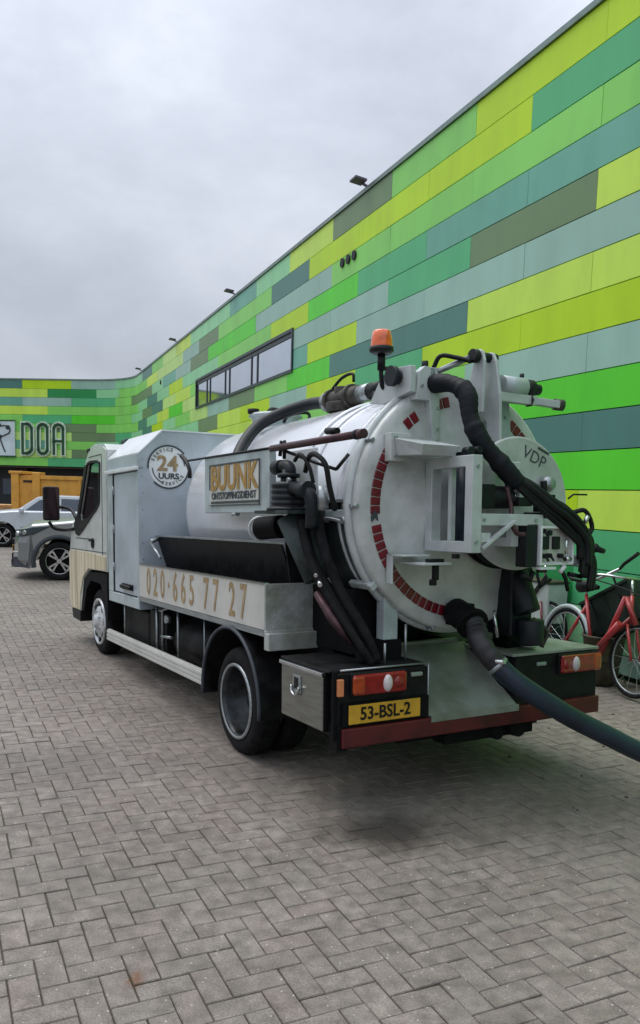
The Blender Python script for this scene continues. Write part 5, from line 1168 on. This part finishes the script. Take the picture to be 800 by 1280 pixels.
        for s_ in (-1, 1): b.box(fo - .15, fo - .03, s_ * .66 - .06, s_ * .66 + .06, .40, .50)
        b.each('skid_trim', M['chrome'], e0, .006)
    for cx_ in (0, -wb):
        for s_ in (-1, 1):
            b = MB(); x0 = Wd / 2 - .02; b.lathe([(.22, s_ * (x0 - .20)), (r_ * .9, s_ * (x0 - .2)), (r_, s_ * (x0 - .16)), (r_, s_ * (x0 - .03)), (r_ * .93, s_ * x0), (.235, s_ * (x0 - .005)), (.22, s_ * (x0 - .03)), (.22, s_ * (x0 - .10)), (0.001, s_ * (x0 - .10))], 30, 'Y', (cx_, 0, r_)); wl = b.build('wheel', M['rubber'], e0)
            b = MB(); yy = s_ * (x0 - .022)
            for k in range(4):
                a = R(90 * k + 45)
                # paired spokes
                for da in (-13, 13):
                    u = V((math.cos(a + R(da)), 0, math.sin(a + R(da)))); b.beam(V((cx_, yy, r_)) + V((math.cos(a), 0, math.sin(a))) * .03, V((cx_, yy, r_)) + u * .225, .03, .02, (0, 1, 0))
                u0, u1 = V((math.cos(a - R(16)), 0, math.sin(a - R(16)))), V((math.cos(a + R(16)), 0, math.sin(a + R(16)))); b.beam(V((cx_, yy, r_)) + u0 * .215, V((cx_, yy, r_)) + u1 * .215, .03, .02, (0, 1, 0))
            pts = [V((cx_ + .228 * math.cos(a), yy, r_ + .228 * math.sin(a))) for a in [2 * math.pi * k / 24 for k in range(24)]]; b.tube(pts, .008, 6, closed=True); b.cyl((cx_, yy - .02, r_), (cx_, yy + .02, r_), .04, 12); b.build('rim', M['chrome'], wl)
            b = MB(); b.cyl((cx_, s_ * (x0 - .09), r_), (cx_, s_ * (x0 - .095), r_), .21, 20); b.build('wheel_well', M['chassis'], wl)
    return e0
car('parked_car', 'silver crossover car with dark wheel arches and four spoke wheels, nearest parked car', (-5.24, 16.6, 0), (-.965, -.26), 'carsilver', True, 4.3, 1.80, 1.60).scale = (1.09, 1.09, 1.09)
car('parked_car', 'white car with blue tinted windows parked beyond the silver crossover', (-9.35, 24.6, 0), (-.98, -.18), 'carwhite', False, 4.4, 1.8, 1.52)
b_ = empty('skip_container', (-10.9, 30.2, 0), 0, 'orange yellow steel skip container with raised end post behind the parked cars', 'container')
b = MB(); b.box(-.3, 7.0, 0, .06, .25, 2.15); b.box(-.3, 7.0, 2.3, 2.36, .25, 2.15); b.box(-.3, -.24, .06, 2.3, .25, 2.15); b.box(6.94, 7.0, .06, 2.3, .25, 2.15); b.box(-.24, 6.94, .06, 2.3, .25, .31); b.build('shell', M['orange'], b_, .01)
b = MB()
for x in (-.42, .35): b.box(x, x + .28, -.10, .0, .1, 2.26)
b.box(-.5, .0, -.12, 2.4, 2.2, 2.30); b.build('end_post', M['orange'], b_, .02)
b = MB(); b.box(.63, 7.0, -.06, .0, 2.02, 2.16); b.box(.63, 7.0, -.05, .0, 1.2, 1.27); 
for x in (2.0, 3.4, 4.8, 6.2): b.box(x, x + .1, -.05, .0, .3, 2.02)
b.build('rail', M['orange'], b_, .01)
b = MB(); b.box(.0, .34, -.03, -.0, 1.9, 1.98); b.build('slot', M['brownwall'], b_)
fb_ = empty('board_stack', (-14.0, 31.0, 0), 0, 'low stack of orange brown boards lying left of the skip container', 'stack')
for k in range(4): MB().box(-1.2 + k * .05, 3.0 - k * .08, 0, 1.6, .70 + k * .085, .78 + k * .085).build('board', M['wood'], fb_, .004)
for k in range(3): MB().box(-1 + k * 1.7, -.8 + k * 1.7, .1, 1.5, 0, .695).build('bearer', M['brownwall'], fb_)
